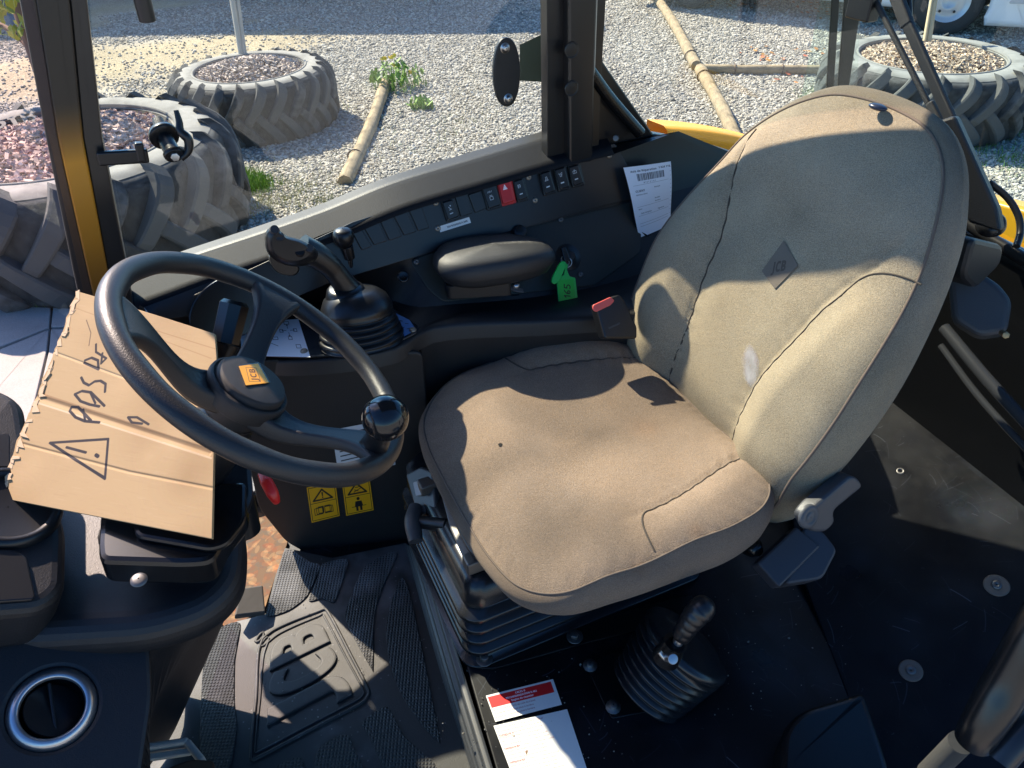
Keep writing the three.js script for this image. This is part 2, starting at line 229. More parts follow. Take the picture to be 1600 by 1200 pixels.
function tyrePlanter(p, label, lugs, turn, sat) {
  const o = V(p.x, GY + groundH(p.x, p.z) - 0.03, p.z), t = thing('tyre_planter', label, 'tyre planter', o), R = p.r, h = p.h, ri = R * 0.66;
  const prof = [[ri - 0.02, 0.02], [R * 0.86, 0], [R * 0.95, 0.05 * h], [R * 0.985, 0.18 * h], [R, 0.5 * h], [R * 0.985, 0.82 * h], [R * 0.95, 0.93 * h], [R * 0.88, h * 0.985], [R * 0.8, h], [R * 0.72, h * 0.985], [ri, h * 0.93], [ri - 0.02, h * 0.86], [ri, h * 0.7], [R * 0.86, h * 0.5]];
  const cv = new THREE.SplineCurve(prof.map(([a, b]) => new THREE.Vector2(a, b))).getPoints(60);
  const g = new THREE.LatheGeometry(cv, 96); { const u = g.attributes.uv; for (let i = 0; i < u.count; i++) u.setXY(i, u.getX(i) * 6.28 * R, u.getY(i) * 2); }
  part('tyre', g.translate(o.x, o.y, o.z), mTyre, t);
  const sp = cv.filter((q) => q.y > h * 0.955 && q.x > ri + 0.005); const sg = new THREE.LatheGeometry(sp.map((q) => new THREE.Vector2(q.x, q.y + 0.003)), 96); { const u = sg.attributes.uv; for (let i = 0; i < u.count; i++) u.setXY(i, u.getX(i) * 6.28 * R, u.getY(i) * 0.3); } part('sidewall', sg.translate(o.x, o.y, o.z), mSidewall, t);
  // raised ribs around the bead and sidewall
  part('bead_ring', new THREE.TorusGeometry(R * 0.705, 0.012, 8, 96).rotateX(Math.PI / 2).translate(o.x, o.y + h * 0.985, o.z), mSidewall, t);
  for (let half = 0; half < 2; half++) for (let k = 0; k < lugs; k++) { // curved chevron bars
    const a0 = turn + (k + half * 0.5) / lugs * 2 * Math.PI, rings = [], N = 9;
    for (let i = 0; i <= N; i++) {
      const f = i / N, y = half ? lerp(0.985, 0.42, f) : lerp(0.03, 0.58, f), sw = (half ? 1 : 1) * (0.06 + 0.62 * Math.pow(f, 1.25)) * 2 * Math.PI / lugs * 1.75, a = a0 + sw, rB = R * (1 - 0.16 * Math.pow(Math.abs(y - 0.5) * 2, 4)) - 0.015;
      const hh = (0.066 - 0.012 * f) * (R / 0.75) * (i === N ? 0.7 : 1), wd = lerp(0.05, 0.036, f) * (R / 0.75);
      const er = V(Math.cos(a), 0, Math.sin(a)), et = V(-Math.sin(a), 0, Math.cos(a)), dir = et.clone().multiplyScalar(0.55).add(V(0, half ? -0.8 : 0.8, 0)).normalize(), nr = dir.clone().cross(er).normalize();
      const c = V(o.x, o.y + y * h, o.z).addScaledVector(er, rB); const q = (s, d, w = 1) => c.clone().addScaledVector(nr, s * wd * w).addScaledVector(er, d);
      if (i === 0) rings.push([q(-1, 0), q(-0.95, hh * 0.4), q(-0.7, hh * 0.55), q(0.7, hh * 0.55), q(0.95, hh * 0.4), q(1, 0)]);
      rings.push([q(-1.1, 0), q(-0.95, hh * 0.85), q(-0.72, hh), q(0.72, hh), q(0.95, hh * 0.85), q(1.1, 0)]);
    }
    const gg = loft(rings, { closed: true, capA: true, capB: true }).toNonIndexed(); gg.computeVertexNormals(); part('tread_lug', gg, k % 3 ? mLug : mTyre, t);
  }
  part('soil', new THREE.CircleGeometry(ri + 0.03, 40).rotateX(-Math.PI / 2).translate(o.x, o.y + h * 0.9, o.z), mSoil, t);
  const n = Math.round(2600 * (ri / 0.48) ** 2); const base = o.y + h * 0.9;
  const im = scatter('wood_chips', chipGeo, new THREE.MeshStandardMaterial({ color: 0xffffff, roughness: 0.95 }), n, () => {
    const r = ri * Math.sqrt(rnd()) * 1.02, a = rr(0, 6.283), s = rr(0.014, 0.036) * (R / 0.75), L = 0.3 + 0.5 * rnd() * rnd() + (rnd() < 0.2 ? 0.15 : 0), y = 0.09 * (1 - (r / ri) ** 2) + rr(0, 0.03);
    return { pos: V(r * Math.cos(a), base - o.y + y, r * Math.sin(a)), rot: [rr(-0.7, 0.7), rr(0, 6.28), rr(-0.7, 0.7)], scale: V(s * rr(0.9, 1.6), s * 0.8, s), color: C(L * sat[0], L * sat[1], L * sat[2]) };
  }); im.name = 'wood_chips'; t.add(im);
  return { t, o, top: V(o.x, base + 0.05, o.z) };
}
const pl1 = tyrePlanter(planters[0], 'large dusty tractor tyre planter nearest the windscreen, filled with reddish bark chips', 22, 0.2, [1.15, 0.86, 0.74]);
const pl2 = tyrePlanter(planters[1], 'tractor tyre planter with a split stake, seen through the side window behind the window catch', 24, 0.1, [1.05, 0.88, 0.76]);
const pl3 = tyrePlanter(planters[2], 'tractor tyre planter behind the seat and wiper, full of tan bark chips', 22, 0.35, [1.25, 0.98, 0.72]);
{ // moulded letters on the nearest sidewall
  const y = pl1.o.y + 0.72 * 0.998 + 0.002, g = new TextGeometry('BIB', { font, size: 1, depth: 0.006, curveSegments: 6, bevelEnabled: false }); g.computeBoundingBox(); const bb = g.boundingBox, p = g.attributes.position, qd = [[-4, 214], [62, 188], [-14, 196], [50, 172]].map(([a, b]) => onY(a, b, y));
  for (let i = 0; i < p.count; i++) { const a = (p.getX(i) - bb.min.x) / (bb.max.x - bb.min.x), b = (p.getY(i) - bb.min.y) / (bb.max.y - bb.min.y), h = p.getZ(i); const w = qd[0].clone().multiplyScalar((1 - a) * (1 - b)).addScaledVector(qd[1], a * (1 - b)).addScaledVector(qd[2], (1 - a) * b).addScaledVector(qd[3], a * b); p.setXYZ(i, w.x, w.y + h, w.z); } g.computeVertexNormals(); part('moulded_lettering', g, M(C(0.13, 0.128, 0.122), 0.9), pl1.t);
}
const mWood = M(0xffffff, 0.9, { bumpMap: smudge, bumpScale: 0.006, map: dataTex(256, (u, v, x, y) => { const a = fbm(u, v * 0.25, 16, 3), b = fbm(u * 1, v, 4, 3), k = 0.62 + 0.5 * (a - 0.5) + 0.5 * (b - 0.5); return [l2s(0.5 * k), l2s(0.385 * k), l2s(0.235 * k)]; }, { srgb: true, rep: 3 }) });
const mStake = M(C(0.48, 0.44, 0.36), 0.8), mBark = M(C(0.2, 0.12, 0.09), 0.9);
const mLeafY = M(C(0.3, 0.34, 0.05), 0.8), mLeaf = M(C(0.2, 0.33, 0.06), 0.7), mLeafDry = M(C(0.42, 0.17, 0.06), 0.85);
{
  const t = thing('tree_stake', 'thin split wooden stake standing in the planter behind the window latch', 'stake', pl2.top);
  const a = onY(378, 88, pl2.top.y - 0.02), d = a.clone().sub(EYE).dot(FWD); const at = (x, y) => EYE.clone().addScaledVector(ray(x, y), d * 1.0);
  part('stake', [cyl(a, at(364, -20).add(V(0, 0.4, 0.02)), 0.03, 0.024, 10), cyl(a.clone().add(V(0.03, 0, 0.02)), at(374, -30).add(V(0, 0.4, 0)), 0.018, 0.014, 8)], mStake, t);
  const t3 = thing('tree_stake', 'pale bamboo stake pair standing in the planter behind the seat', 'stake', pl3.top);
  const b = onY(1448, 80, pl3.top.y - 0.02), d3 = b.clone().sub(EYE).dot(FWD), at3 = (x, y) => EYE.clone().addScaledVector(ray(x, y), d3);
  part('stake', [cyl(b, at3(1470, -60), 0.026, 0.02, 10), cyl(b.clone().add(V(-0.05, 0, 0.0)), at3(1466, -60), 0.017, 0.015, 8)], M(C(0.55, 0.42, 0.25), 0.75), t3);
  // young tree in the first planter
  const s0 = onY(98, 205, pl1.top.y - 0.02), ds = s0.clone().sub(EYE).dot(FWD), as = (x, y, k = 1) => EYE.clone().addScaledVector(ray(x, y), ds * k);
  const t1 = thing('young_tree', 'young tree with reddish stems and a few yellow leaves in the planter nearest the windscreen', 'tree', s0);
  part('trunk', [tube([s0, as(78, 150), as(52, 80), as(20, -10), as(0, -80)], [0.055, 0.04, 0.03], { sides: 10 }), tube([as(52, 80), as(20, 50, 1.02), as(-40, 20, 1.04)], [0.025, 0.012], { sides: 8 }), tube([as(60, 100), as(72, 40, 0.99), as(68, -30, 0.98)], [0.022, 0.01], { sides: 8 }), tube([as(30, 20), as(40, -10, 1.01), as(60, -60, 1.02)], [0.018, 0.008], { sides: 8 }), tube([as(20, -10), as(-10, -20, 1.01), as(-50, -40, 1.02)], [0.018, 0.008], { sides: 8 })], mBark, t1);
  const lg = []; for (let i = 0; i < 320; i++) { const p = as(rr(-70, 85), rr(-110, 62), rr(0.93, 1.06)); const q = new THREE.CircleGeometry(rr(0.03, 0.06), 5).scale(0.55, 1, 1).rotateX(rr(-1.4, 1.4)).rotateY(rr(0, 6)).translate(p.x, p.y, p.z); lg.push(q); }
  const cr = part('crown', lg, mLeafY, t1); cr.userData.kind = 'stuff';
}
// ---- timber rails lying on the gravel
function rail(pts, r, label, ties, ang) {
  const g3 = pts.map(([x, y]) => onY(x, y, GY + r * 0.9)); const t = thing('timber_rail', label, 'wooden post', g3[0], undefined);
  const a = g3[0], b = g3[1], mid = a.clone().lerp(b, 0.5).add(V(0.02, 0, 0.02));
  part('post', tube([a, mid, b], (u) => r * (1 + 0.04 * Math.sin(u * 17) + 0.03 * Math.sin(u * 41)), { seg: 40, sides: 8 }), mWood, t);
  const dir = b.clone().sub(a).normalize();
  for (const f of ties) part('wire_tie', orient(new THREE.TorusGeometry(r * 1.06, 0.007, 8, 28).rotateX(Math.PI / 2), a.clone().lerp(b, f), dir), M(C(0.1, 0.06, 0.04), 0.6), t);
}
rail([[539, 285], [603, 128]], 0.058, 'short peeled timber post lying between the round planter and the flowering weed', [0.2]);
rail([[1022, -10], [1088, 103]], 0.06, 'upper length of peeled timber post running out of the top of the frame', [0.9]);
rail([[1094, 108], [1168, 262]], 0.06, 'nearer length of peeled timber post that ends behind the yellow fender', [0.1]);
rail([[1092, 108], [1340, 109]], 0.048, 'slimmer timber post joining the two longer lengths at right angles', [0.23, 0.53]);
// ---- weeds, grass, leaves
function weed(px, py, n, h, spread, label, flowers) {
  const o = onY(px, py, GY); const t = thing('weed', label, 'weed', o); const gs = [], st = [];
  for (let i = 0; i < n; i++) { const a = rr(0, 6.28), r = spread * Math.sqrt(rnd()), hh = h * rr(0.25, 1) * (1 - 0.5 * r / spread); const b = o.clone().add(V(r * Math.cos(a), 0, r * Math.sin(a))), c = b.clone().add(V(rr(-0.05, 0.05), hh, rr(-0.05, 0.05))); const q = new THREE.CircleGeometry(rr(0.02, 0.045), 6).scale(0.45, 1.3, 1).rotateX(rr(-1.2, 1.2)).rotateY(rr(0, 6.3)).translate(c.x, c.y, c.z); gs.push(q); if (i % 4 === 0) st.push(tube([b, c], 0.004, { seg: 2, sides: 4, cap: false })); }
  const sm = part('stem', st, mLeaf, t); sm.userData.kind = 'stuff'; const l = part('foliage', gs, mLeaf, t); l.userData.kind = 'stuff';
  if (flowers) { const fg = []; for (const [x, y] of flowers) { const d = o.clone().sub(EYE).dot(FWD), c = EYE.clone().addScaledVector(ray(x, y), d); for (let k = 0; k < 6; k++) fg.push(new THREE.CircleGeometry(0.022, 6).rotateX(rr(-1, 1)).rotateY(rr(0, 6)).translate(c.x + rr(-0.03, 0.03), c.y + rr(-0.01, 0.01), c.z)); } const fl2 = part('flower', fg, M(C(0.8, 0.62, 0.03), 0.7), t); fl2.userData.kind = 'stuff'; }
}
weed(624, 140, 170, 0.34, 0.28, 'flowering yellow weed growing at the far end of the short timber post', [[600, 92], [616, 102], [642, 113], [612, 88]]);
weed(660, 172, 60, 0.14, 0.1, 'small green weed alone on the gravel to the right of the flowering one');
function grassPatch(name, label, pts, n, hgt, col) { // pts: [px, py, spread]
  const blade = new THREE.BufferGeometry(); blade.setAttribute('position', new THREE.Float32BufferAttribute([-0.08, 0, 0, 0.08, 0, 0, 0.05, 0.6, 0.1, -0.05, 0.6, 0.1, 0, 1, 0.35], 3)); blade.setIndex([0, 1, 2, 0, 2, 3, 3, 2, 4]); blade.computeVertexNormals();
  scene.add(scatter(name, blade, new THREE.MeshStandardMaterial({ color: 0xffffff, roughness: 0.8, side: THREE.DoubleSide }), n, () => { const q = pts[Math.floor(rnd() * pts.length)], o = onY(q[0], q[1], GY), r = q[2] * Math.sqrt(-0.7 * Math.log(1 - rnd() * 0.98)), a = rr(0, 6.28), x = o.x + r * Math.cos(a), z = o.z + r * Math.sin(a), s = hgt * rr(0.5, 1.2), k = rr(0.7, 1.25); return { pos: V(x, GY + groundH(x, z) - 0.005, z), rot: [rr(-0.4, 0.4), rr(0, 6.28), rr(-0.4, 0.4)], scale: V(s * 0.6, s, s), color: C(col[0] * k, col[1] * k, col[2] * k) }; }, label, 'grass'));
}
grassPatch('grass', 'bright green grass tuft at the foot of the nearest planter', [[378, 296, 0.16], [398, 300, 0.14], [366, 286, 0.12]], 1800, 0.09, [0.17, 0.3, 0.03]);
grassPatch('grass', 'yellowish mossy grass between the planters and the window sill', [[430, 318, 0.25], [480, 300, 0.3], [410, 330, 0.2], [500, 330, 0.2], [360, 345, 0.2]], 1700, 0.05, [0.26, 0.27, 0.07]);
grassPatch('grass', 'green grass beside the pavement in the lower left corner', [[20, 470, 0.12], [45, 478, 0.12], [60, 482, 0.1], [0, 460, 0.15]], 1900, 0.09, [0.17, 0.3, 0.04]);
grassPatch('grass', 'sparse green blades at the base of the planter behind the seat', [[1585, 195, 0.25], [1560, 232, 0.3], [1590, 250, 0.3], [1280, 150, 0.2]], 900, 0.06, [0.12, 0.26, 0.04]);
grassPatch('grass', 'thin pale weeds scattered on the gravel round the timber posts', [[560, 190, 0.5], [700, 200, 0.4], [640, 230, 0.4], [460, 260, 0.5], [1180, 20, 0.5]], 500, 0.05, [0.2, 0.28, 0.08]);
{ const lf = new THREE.CircleGeometry(1, 5); scene.add(scatter('fallen_leaves', lf, new THREE.MeshStandardMaterial({ color: 0xffffff, roughness: 0.85, side: THREE.DoubleSide }), 170, (i) => { const spots = [[1130, 8], [1200, 6], [1270, 15], [1285, 8], [1195, 88], [1275, 88], [1220, 120], [1160, 12], [1290, 30], [1400, 30]]; const q = spots[i % spots.length], o = onY(q[0], q[1], GY); const x = o.x + rr(-0.25, 0.25), z = o.z + rr(-0.3, 0.3), s = rr(0.015, 0.04), k = rr(0.5, 1.1); return { pos: V(x, GY + groundH(x, z) + 0.03, z), rot: [-1.57 + rr(-0.4, 0.4), 0, rr(0, 6)], scale: V(s, s * 0.7, s), color: C(0.5 * k, rr(0.12, 0.26) * k, 0.06 * k) }; }, 'orange and brown fallen leaves scattered on the gravel', 'leaves')); }
// ---- white van, only its front corner in view
{
  const o = onY(1464, 57, GY), t = thing('van', 'white van parked in the upper right corner with its front wheel and bumper showing', 'van', o), mW = new THREE.MeshPhysicalMaterial({ color: C(0.8, 0.81, 0.82), roughness: 0.3, clearcoat: 0.8, clearcoatRoughness: 0.08, side: THREE.DoubleSide });
  const fw = V(0.5, 0, 0.87).normalize(), sd = V(-0.87, 0, 0.5).normalize(); // heading, and towards the camera side
  const L = (f, y, s) => o.clone().addScaledVector(fw, f).addScaledVector(sd, s).add(V(0, y, 0)); const R = 0.37;
  const ax = sd.clone();
  const wc = L(0, R, -0.12);
  const tyreProf = [[0.22, -0.1], [0.3, -0.115], [0.35, -0.1], [R - 0.005, -0.075], [R, -0.03], [R, 0.03], [R - 0.005, 0.075], [0.35, 0.1], [0.3, 0.115], [0.22, 0.1]];
  for (const [f, s, st] of [[0, -0.12, 0.28], [-3.2, -0.12, 0], [0, -1.75, 0.28], [-3.2, -1.75, 0]]) {
    const a2 = ax.clone().applyAxisAngle(V(0, 1, 0), st), w = part('wheel', lathe(tyreProf, L(f, R, s), a2, 48), M(C(0.05, 0.048, 0.045), 0.85), t);
    part('rim', lathe([[0.001, 0.05], [0.06, 0.055], [0.065, 0.075], [0.1, 0.075], [0.15, 0.055], [0.19, 0.07], [0.22, 0.1], [0.235, 0.1], [0.235, -0.1]], L(f, R, s), a2, 40), M(C(0.6, 0.6, 0.61), 0.4, { metalness: 0.3 }), w);
    for (let k = 0; k < 5; k++) { const q = k / 5 * 6.283, c = L(f, R, s).addScaledVector(a2, 0.07), e1 = V(0, 1, 0), e2 = a2.clone().cross(e1); part('wheel_nut', cyl(c.clone().addScaledVector(e1, 0.13 * Math.cos(q)).addScaledVector(e2, 0.13 * Math.sin(q)), c.clone().addScaledVector(e1, 0.13 * Math.cos(q)).addScaledVector(e2, 0.13 * Math.sin(q)).addScaledVector(a2, 0.012), 0.016, 0.016, 6), mRubber, w); }
    for (let k = 0; k < 3; k++) part('tread_groove', orient(new THREE.TorusGeometry(R - 0.001, 0.006, 6, 48).rotateX(Math.PI / 2), L(f, R, s).addScaledVector(a2, (k - 1) * 0.045), a2), mRubber, w);
  }
  const PV = { o: L(0, 0, 0), n: sd.clone(), u: fw.clone(), v: V(0, 1, 0) }; const v2 = (x, y) => new THREE.Vector2(x, y);
  const arch = (f) => { const h = new THREE.Path(); h.absarc(f, R, R + 0.07, 0, Math.PI * 2); return h; }; void arch;
  const side = new THREE.Shape(); side.moveTo(0.44, 0.15); side.lineTo(0.86, 0.17); side.quadraticCurveTo(0.98, 0.3, 0.97, 0.6); side.lineTo(0.9, 0.85); side.quadraticCurveTo(0.7, 1.05, 0.3, 1.15); side.lineTo(-0.35, 1.75); side.quadraticCurveTo(-0.5, 1.9, -0.8, 1.92); side.lineTo(-4.1, 1.92); side.quadraticCurveTo(-4.2, 1.9, -4.2, 1.8); side.lineTo(-4.2, 0.3); side.lineTo(-3.66, 0.25); side.absarc(-3.2, R, 0.45, Math.PI + 0.25, -0.25, true); side.lineTo(-0.46, 0.25); side.absarc(0, R, 0.43, Math.PI + 0.25, -0.3, true); side.closePath();
  const bg = new THREE.ExtrudeGeometry(side, { depth: 1.72, bevelEnabled: true, bevelSize: 0.07, bevelThickness: 0.08, bevelOffset: -0.07, bevelSegments: 4, curveSegments: 16 }); bg.translate(0, 0, -1.8).applyMatrix4(basis(PV)); part('body', bg, mW, t);
  part('bumper_recess', ext({ ...PV, o: L(0, 0, 0.078) }, [v2(0.62, 0.42), v2(0.9, 0.44), v2(0.9, 0.54), v2(0.7, 0.55)], 0.012, { r: 0.04, bevel: 0.005 }), M(C(0.45, 0.46, 0.48), 0.35), t);
  part('door', ext({ ...PV, o: L(0, 0, 0.082) }, [v2(-0.7, 0.4), v2(-1.6, 0.4), v2(-1.6, 1.75), v2(-0.85, 1.75), v2(-0.55, 1.3)], 0.01, { r: 0.05 }), mW, t);
  part('side_window', ext({ ...PV, o: L(0, 0, 0.094) }, [v2(-0.72, 1.22), v2(-1.5, 1.22), v2(-1.5, 1.68), v2(-0.95, 1.68)], 0.006, { r: 0.05 }), mGloss, t);
  part('headlight', ext({ ...PV, o: L(0, 0, 0.07) }, [v2(0.88, 0.72), v2(0.5, 0.9), v2(0.5, 0.75)], 0.02, { r: 0.03 }), M(C(0.7, 0.72, 0.74), 0.1), t); void wc;
}
{ // unseen box on wheels, added to throw the shade band on the gravel
  const t = thing('added_shade_box', 'unseen grey box on wheels added beyond the planters to shade the gravel', 'added_shade_box', V(-1.5, GY, -16.5)); const m = M(C(0.3, 0.32, 0.34), 0.5);
  const d = V(1, 0, 0.5).normalize(), P = { o: V(-1.9, GY, -16.6), n: V(0, 1, 0), u: d, v: d.clone().cross(V(0, 1, 0)).multiplyScalar(-1).negate() };
  P.v = P.n.clone().cross(P.u); const q = (x, y, h) => P.o.clone().addScaledVector(P.u, x).addScaledVector(P.v, y).add(V(0, h, 0));
  part('box', bar(q(-5.5, 0, 1.75), q(7.6, 0, 1.75), 2.3, 2.4, V(0, 1, 0), 0.05), m, t);
  part('drawbar', bar(q(7.5, 0, 0.7), q(9.4, 0, 0.7), 0.15, 0.15, V(0, 1, 0)), mSteelDull, t);
  for (const x of [-2, -0.9]) for (const y of [-1, 1]) part('wheel', lathe([[0.01, -0.12], [0.3, -0.14], [0.44, -0.12], [0.46, 0], [0.44, 0.12], [0.3, 0.14], [0.01, 0.12]], q(x, y, 0.46), P.v, 32), mRubber, t);
}

// ================================================================ the cab shell
const ZG = -1.56; // side window plane
const railG = [[182, 430], [210, 420], [245, 407], [285, 392], [400, 354], [500, 319], [600, 278], [720, 242], [845, 206], [930, 186], [1000, 180]];
{
  const cab = thing('cab_frame', 'black telehandler cab frame of window pillars, roof, rails and tinted glass around the driver', 'cab frame', V(0.6, 0, -1.0));
  // right front pillar with its amber inner strip
  const pz = -1.5, a0 = onZ(205, 470, pz), a1 = onZ(165, 225, pz), a2 = onZ(118, 0, pz), dz = (a) => a;
  const low = a0.clone().add(a0.clone().sub(a1).multiplyScalar(1.6)), high = a2.clone().add(a2.clone().sub(a1).multiplyScalar(1.3));
  const F = (x, y) => onZ(x, y, pz); void dz;
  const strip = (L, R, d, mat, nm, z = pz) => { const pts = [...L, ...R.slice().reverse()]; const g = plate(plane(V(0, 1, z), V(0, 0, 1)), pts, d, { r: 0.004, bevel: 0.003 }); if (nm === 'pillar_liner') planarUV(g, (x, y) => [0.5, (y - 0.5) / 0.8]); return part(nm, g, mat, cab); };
  strip([[-112, -780], [36, 0], [74, 200], [114, 400], [166, 640]], [[-80, -780], [61, 0], [93, 200], [137, 400], [192, 640]], 0.06, mPost, 'pillar', -1.5);
  const linerGlowTex = canvasTex(16, 512, (g) => { const q = g.createLinearGradient(0, 0, 0, 512); for (const [a, c] of [[0, '#171410'], [0.3, '#221a10'], [0.42, '#d8901a'], [0.6, '#b87414'], [0.8, '#5a3a12'], [1, '#1c150e']]) q.addColorStop(a, c); g.fillStyle = q; g.fillRect(0, 0, 16, 512); }); linerGlowTex.wrapS = linerGlowTex.wrapT = THREE.ClampToEdgeWrapping;  // reflected amber, fading dark at both ends, is painted into the colour
  strip([[-81, -780], [60, 0], [92, 200], [136, 400], [190, 640]], [[6, -780], [111, 0], [130, 200], [167, 400], [212, 640]], 0.0615, M(0xffffff, 0.35, { map: linerGlowTex }), 'pillar_liner', -1.5);
  strip([[5, -780], [110, 0], [129, 200], [166, 400], [211, 640]], [[34, -780], [137, 0], [159, 200], [197, 400], [236, 640]], 0.055, mPost, 'pillar', -1.5);
  void low; void high;
  // rear side post with faces, edge bead and two plugs
  const bz = -1.5, PB = plane(V(0, 1, bz), V(0, 0, 1));
  part('post', plate(PB, [[836, -780], [845, 100], [846, 240], [876, 248], [872, 0], [862, -780]], 0.03, { r: 0.003 }), mPost, cab);
  part('post', plate(PB, [[860, -780], [870, 100], [872, 246], [908, 240], [910, 100], [932, -780]], 0.055, { r: 0.006, bevel: 0.005 }), mPost, cab);
  part('glass_seal', plate(PB, [[930, -780], [908.5, 100], [906, 112], [910, 112], [912, 100], [935, -780]], 0.05, { r: 0.001, bevel: 0.0008 }), M(C(0.5, 0.46, 0.38), 0.5), cab);
  part('post', plate(PB, [[933, -780], [911, 95], [906, 242], [925, 238], [930, 92], [978, -780]], 0.03, { r: 0.003 }), mPost, cab);
  const PB2 = lift(PB, 0.055);
  for (const [x, y] of [[893, 78], [893, 138]]) part('plug', lathe([[0.001, 0.0022], [0.012, 0.0022], [0.0125, 0.0012], [0.0135, 0.0012], [0.0145, 0.0025], [0.016, 0.0015], [0.016, 0]], onP(x, y, PB2), PB2.n, 28), mPlasticSmooth, cab);
  // gusset and diagonal tube at the foot of that post
  part('gusset', plate(lift(PB, 0.005), [[908, 112], [1003, 208], [1000, 236], [900, 240]], 0.008, { r: 0.004 }), mPost, cab);
  part('brace', tube([onZ(912, 96, bz + 0.03), onZ(950, 150, bz + 0.03), onZ(1000, 208, bz + 0.035)], 0.0135, { sides: 14 }), mGloss, cab);
  // rear quarter window frame
  part('quarter_frame', plate(lift(PB, -0.02), [[930, 60], [932, 92], [1010, 203], [1080, 216], [1172, 244], [1290, 262], [1290, 292], [1150, 290], [1040, 262], [985, 222], [920, 105], [915, 60]], 0.03, { r: 0.004, bevel: 0.004 }), mPost, cab);
  // panels below the quarter window
  part('quarter_panel', plate(lift(PB, -0.012), [[960, 222], [1040, 252], [1160, 284], [1300, 300], [1300, 520], [960, 470]], 0.01, { r: 0.004 }), mGloss, cab);
  const shelf = loft([[onZ(985, 216, -1.5), onZ(1060, 220, -1.5), onZ(1170, 250, -1.5), onZ(1280, 280, -1.5)], [onZ(990, 226, -1.49), onZ(1060, 232, -1.48), onZ(1160, 268, -1.48), onZ(1280, 300, -1.48)], [onZ(990, 232, -1.488), onZ(1060, 246, -1.478), onZ(1158, 288, -1.478), onZ(1280, 320, -1.478)]]);
  part('quarter_ledge', shelf, mGloss, cab);
  part('bolt', cyl(onZ(962, 216, -1.47), onZ(962, 216, -1.462), 0.008, 0.007, 8), mSteelDull, cab);
  // rear right corner post and rear frame
  const PC = plane(V(1.36, 1, -1.45), V(-0.75, 0, 0.66), V(0, 0, 1)), zc = plane(V(1.36, 1, -1.42), V(-0.35, 0, 1));
  void PC; part('corner_post', plate(zc, [[1304, -500], [1298, 0], [1289, 155], [1300, 155], [1310, 0], [1318, -500]], 0.006, { r: 0.003 }), mPost, cab);
  part('corner_post', plate(zc, [[1340, -500], [1318, 0], [1306, 155], [1322, 155], [1345, 0], [1372, -500]], 0.006, { r: 0.003 }), mPost, cab);
  // glazing
  part('side_window', plate(plane(V(0, 1, ZG), V(0, 0, 1)), [[130, 500], [-90, -790], [850, -790], [858, 215], [600, 290], [285, 402]], 0.004, { r: 0.001, bevel: 0 }), mGlass, cab);
  part('quarter_window', plate(plane(V(0, 1, ZG), V(0, 0, 1)), [[960, -790], [1380, -790], [1330, 300], [1170, 262], [1005, 214], [925, 100]], 0.004, { r: 0.001, bevel: 0 }), mGlass, cab);
  const wA = onZ(70, 0, -1.47), wB = onZ(165, 470, -1.47), wd = V(-0.42, 0, 1); // windscreen bows away to the front
  { const dn = wB.clone().sub(wA).normalize(), A = wA.clone().addScaledVector(dn, -0.6), B = wB.clone().addScaledVector(dn, 0.42), rows = []; for (let i = 0; i <= 14; i++) { const f = i / 14, off = V(-0.34 * Math.sin(f * 1.35), 0, 1.0 * f); rows.push([A.clone().add(off), A.clone().lerp(B, 0.5).add(off), B.clone().add(off)]); } part('windscreen', loft(rows), mGlassPink, cab); 
    part('windscreen_edge', tube([wA, wA.clone().lerp(wB, 0.5), wB.clone().addScaledVector(dn, 0.1)].map((p) => p.add(V(-0.006, 0, 0.012))), 0.004, { sides: 8 }), M(C(0.4, 0.42, 0.42), 0.3), cab); }
  // roof, rear wall and the door side behind the camera's right shoulder
  part('roof', abox(-0.15, 1.5, 1.78, 1.86, -1.62, -0.42, 0.03), mPlastic, cab);
  part('roof_rail', [abox(-0.15, 1.5, 1.7, 1.78, -1.6, -1.53, 0.02), abox(-0.15, 1.5, 1.7, 1.78, -0.5, -0.42, 0.02), abox(1.4, 1.5, 1.7, 1.78, -1.6, -0.42, 0.02)], mPost, cab);
  part('side_panel', abox(-0.02, 1.42, -0.15, 0.56, -1.6, -1.545, 0.01), mPost, cab);
  part('side_panel', abox(-0.75, -0.02, -0.15, 0.05, -1.6, -1.545, 0.01), mPost, cab);
  // rear window, seen at an angle, and its rail
  const rz = (p) => p, X = 1.37; void rz;
  part('rear_window', loft([[V(X, 0.74, -1.42), V(X, 1.75, -1.42)], [V(X + 0.03, 0.74, -1.0), V(X + 0.03, 1.75, -1.0)], [V(X, 0.74, -0.5), V(X, 1.75, -0.5)]]), mGlassTeal, cab);
  part('rear_rail', [tube([onX(1488, 330, X), onX(1530, 362, X), onX(1600, 404, X), onX(1700, 470, X)], 0.012, { sides: 10 })], mPost, cab);
  part('rear_wall', abox(1.37, 1.43, 0.1, 0.72, -1.5, -0.45, 0.02), mGloss, cab);
  part('door_post', abox(1.36, 1.44, 0.1, 1.74, -0.52, -0.44, 0.02), mPost, cab);
}
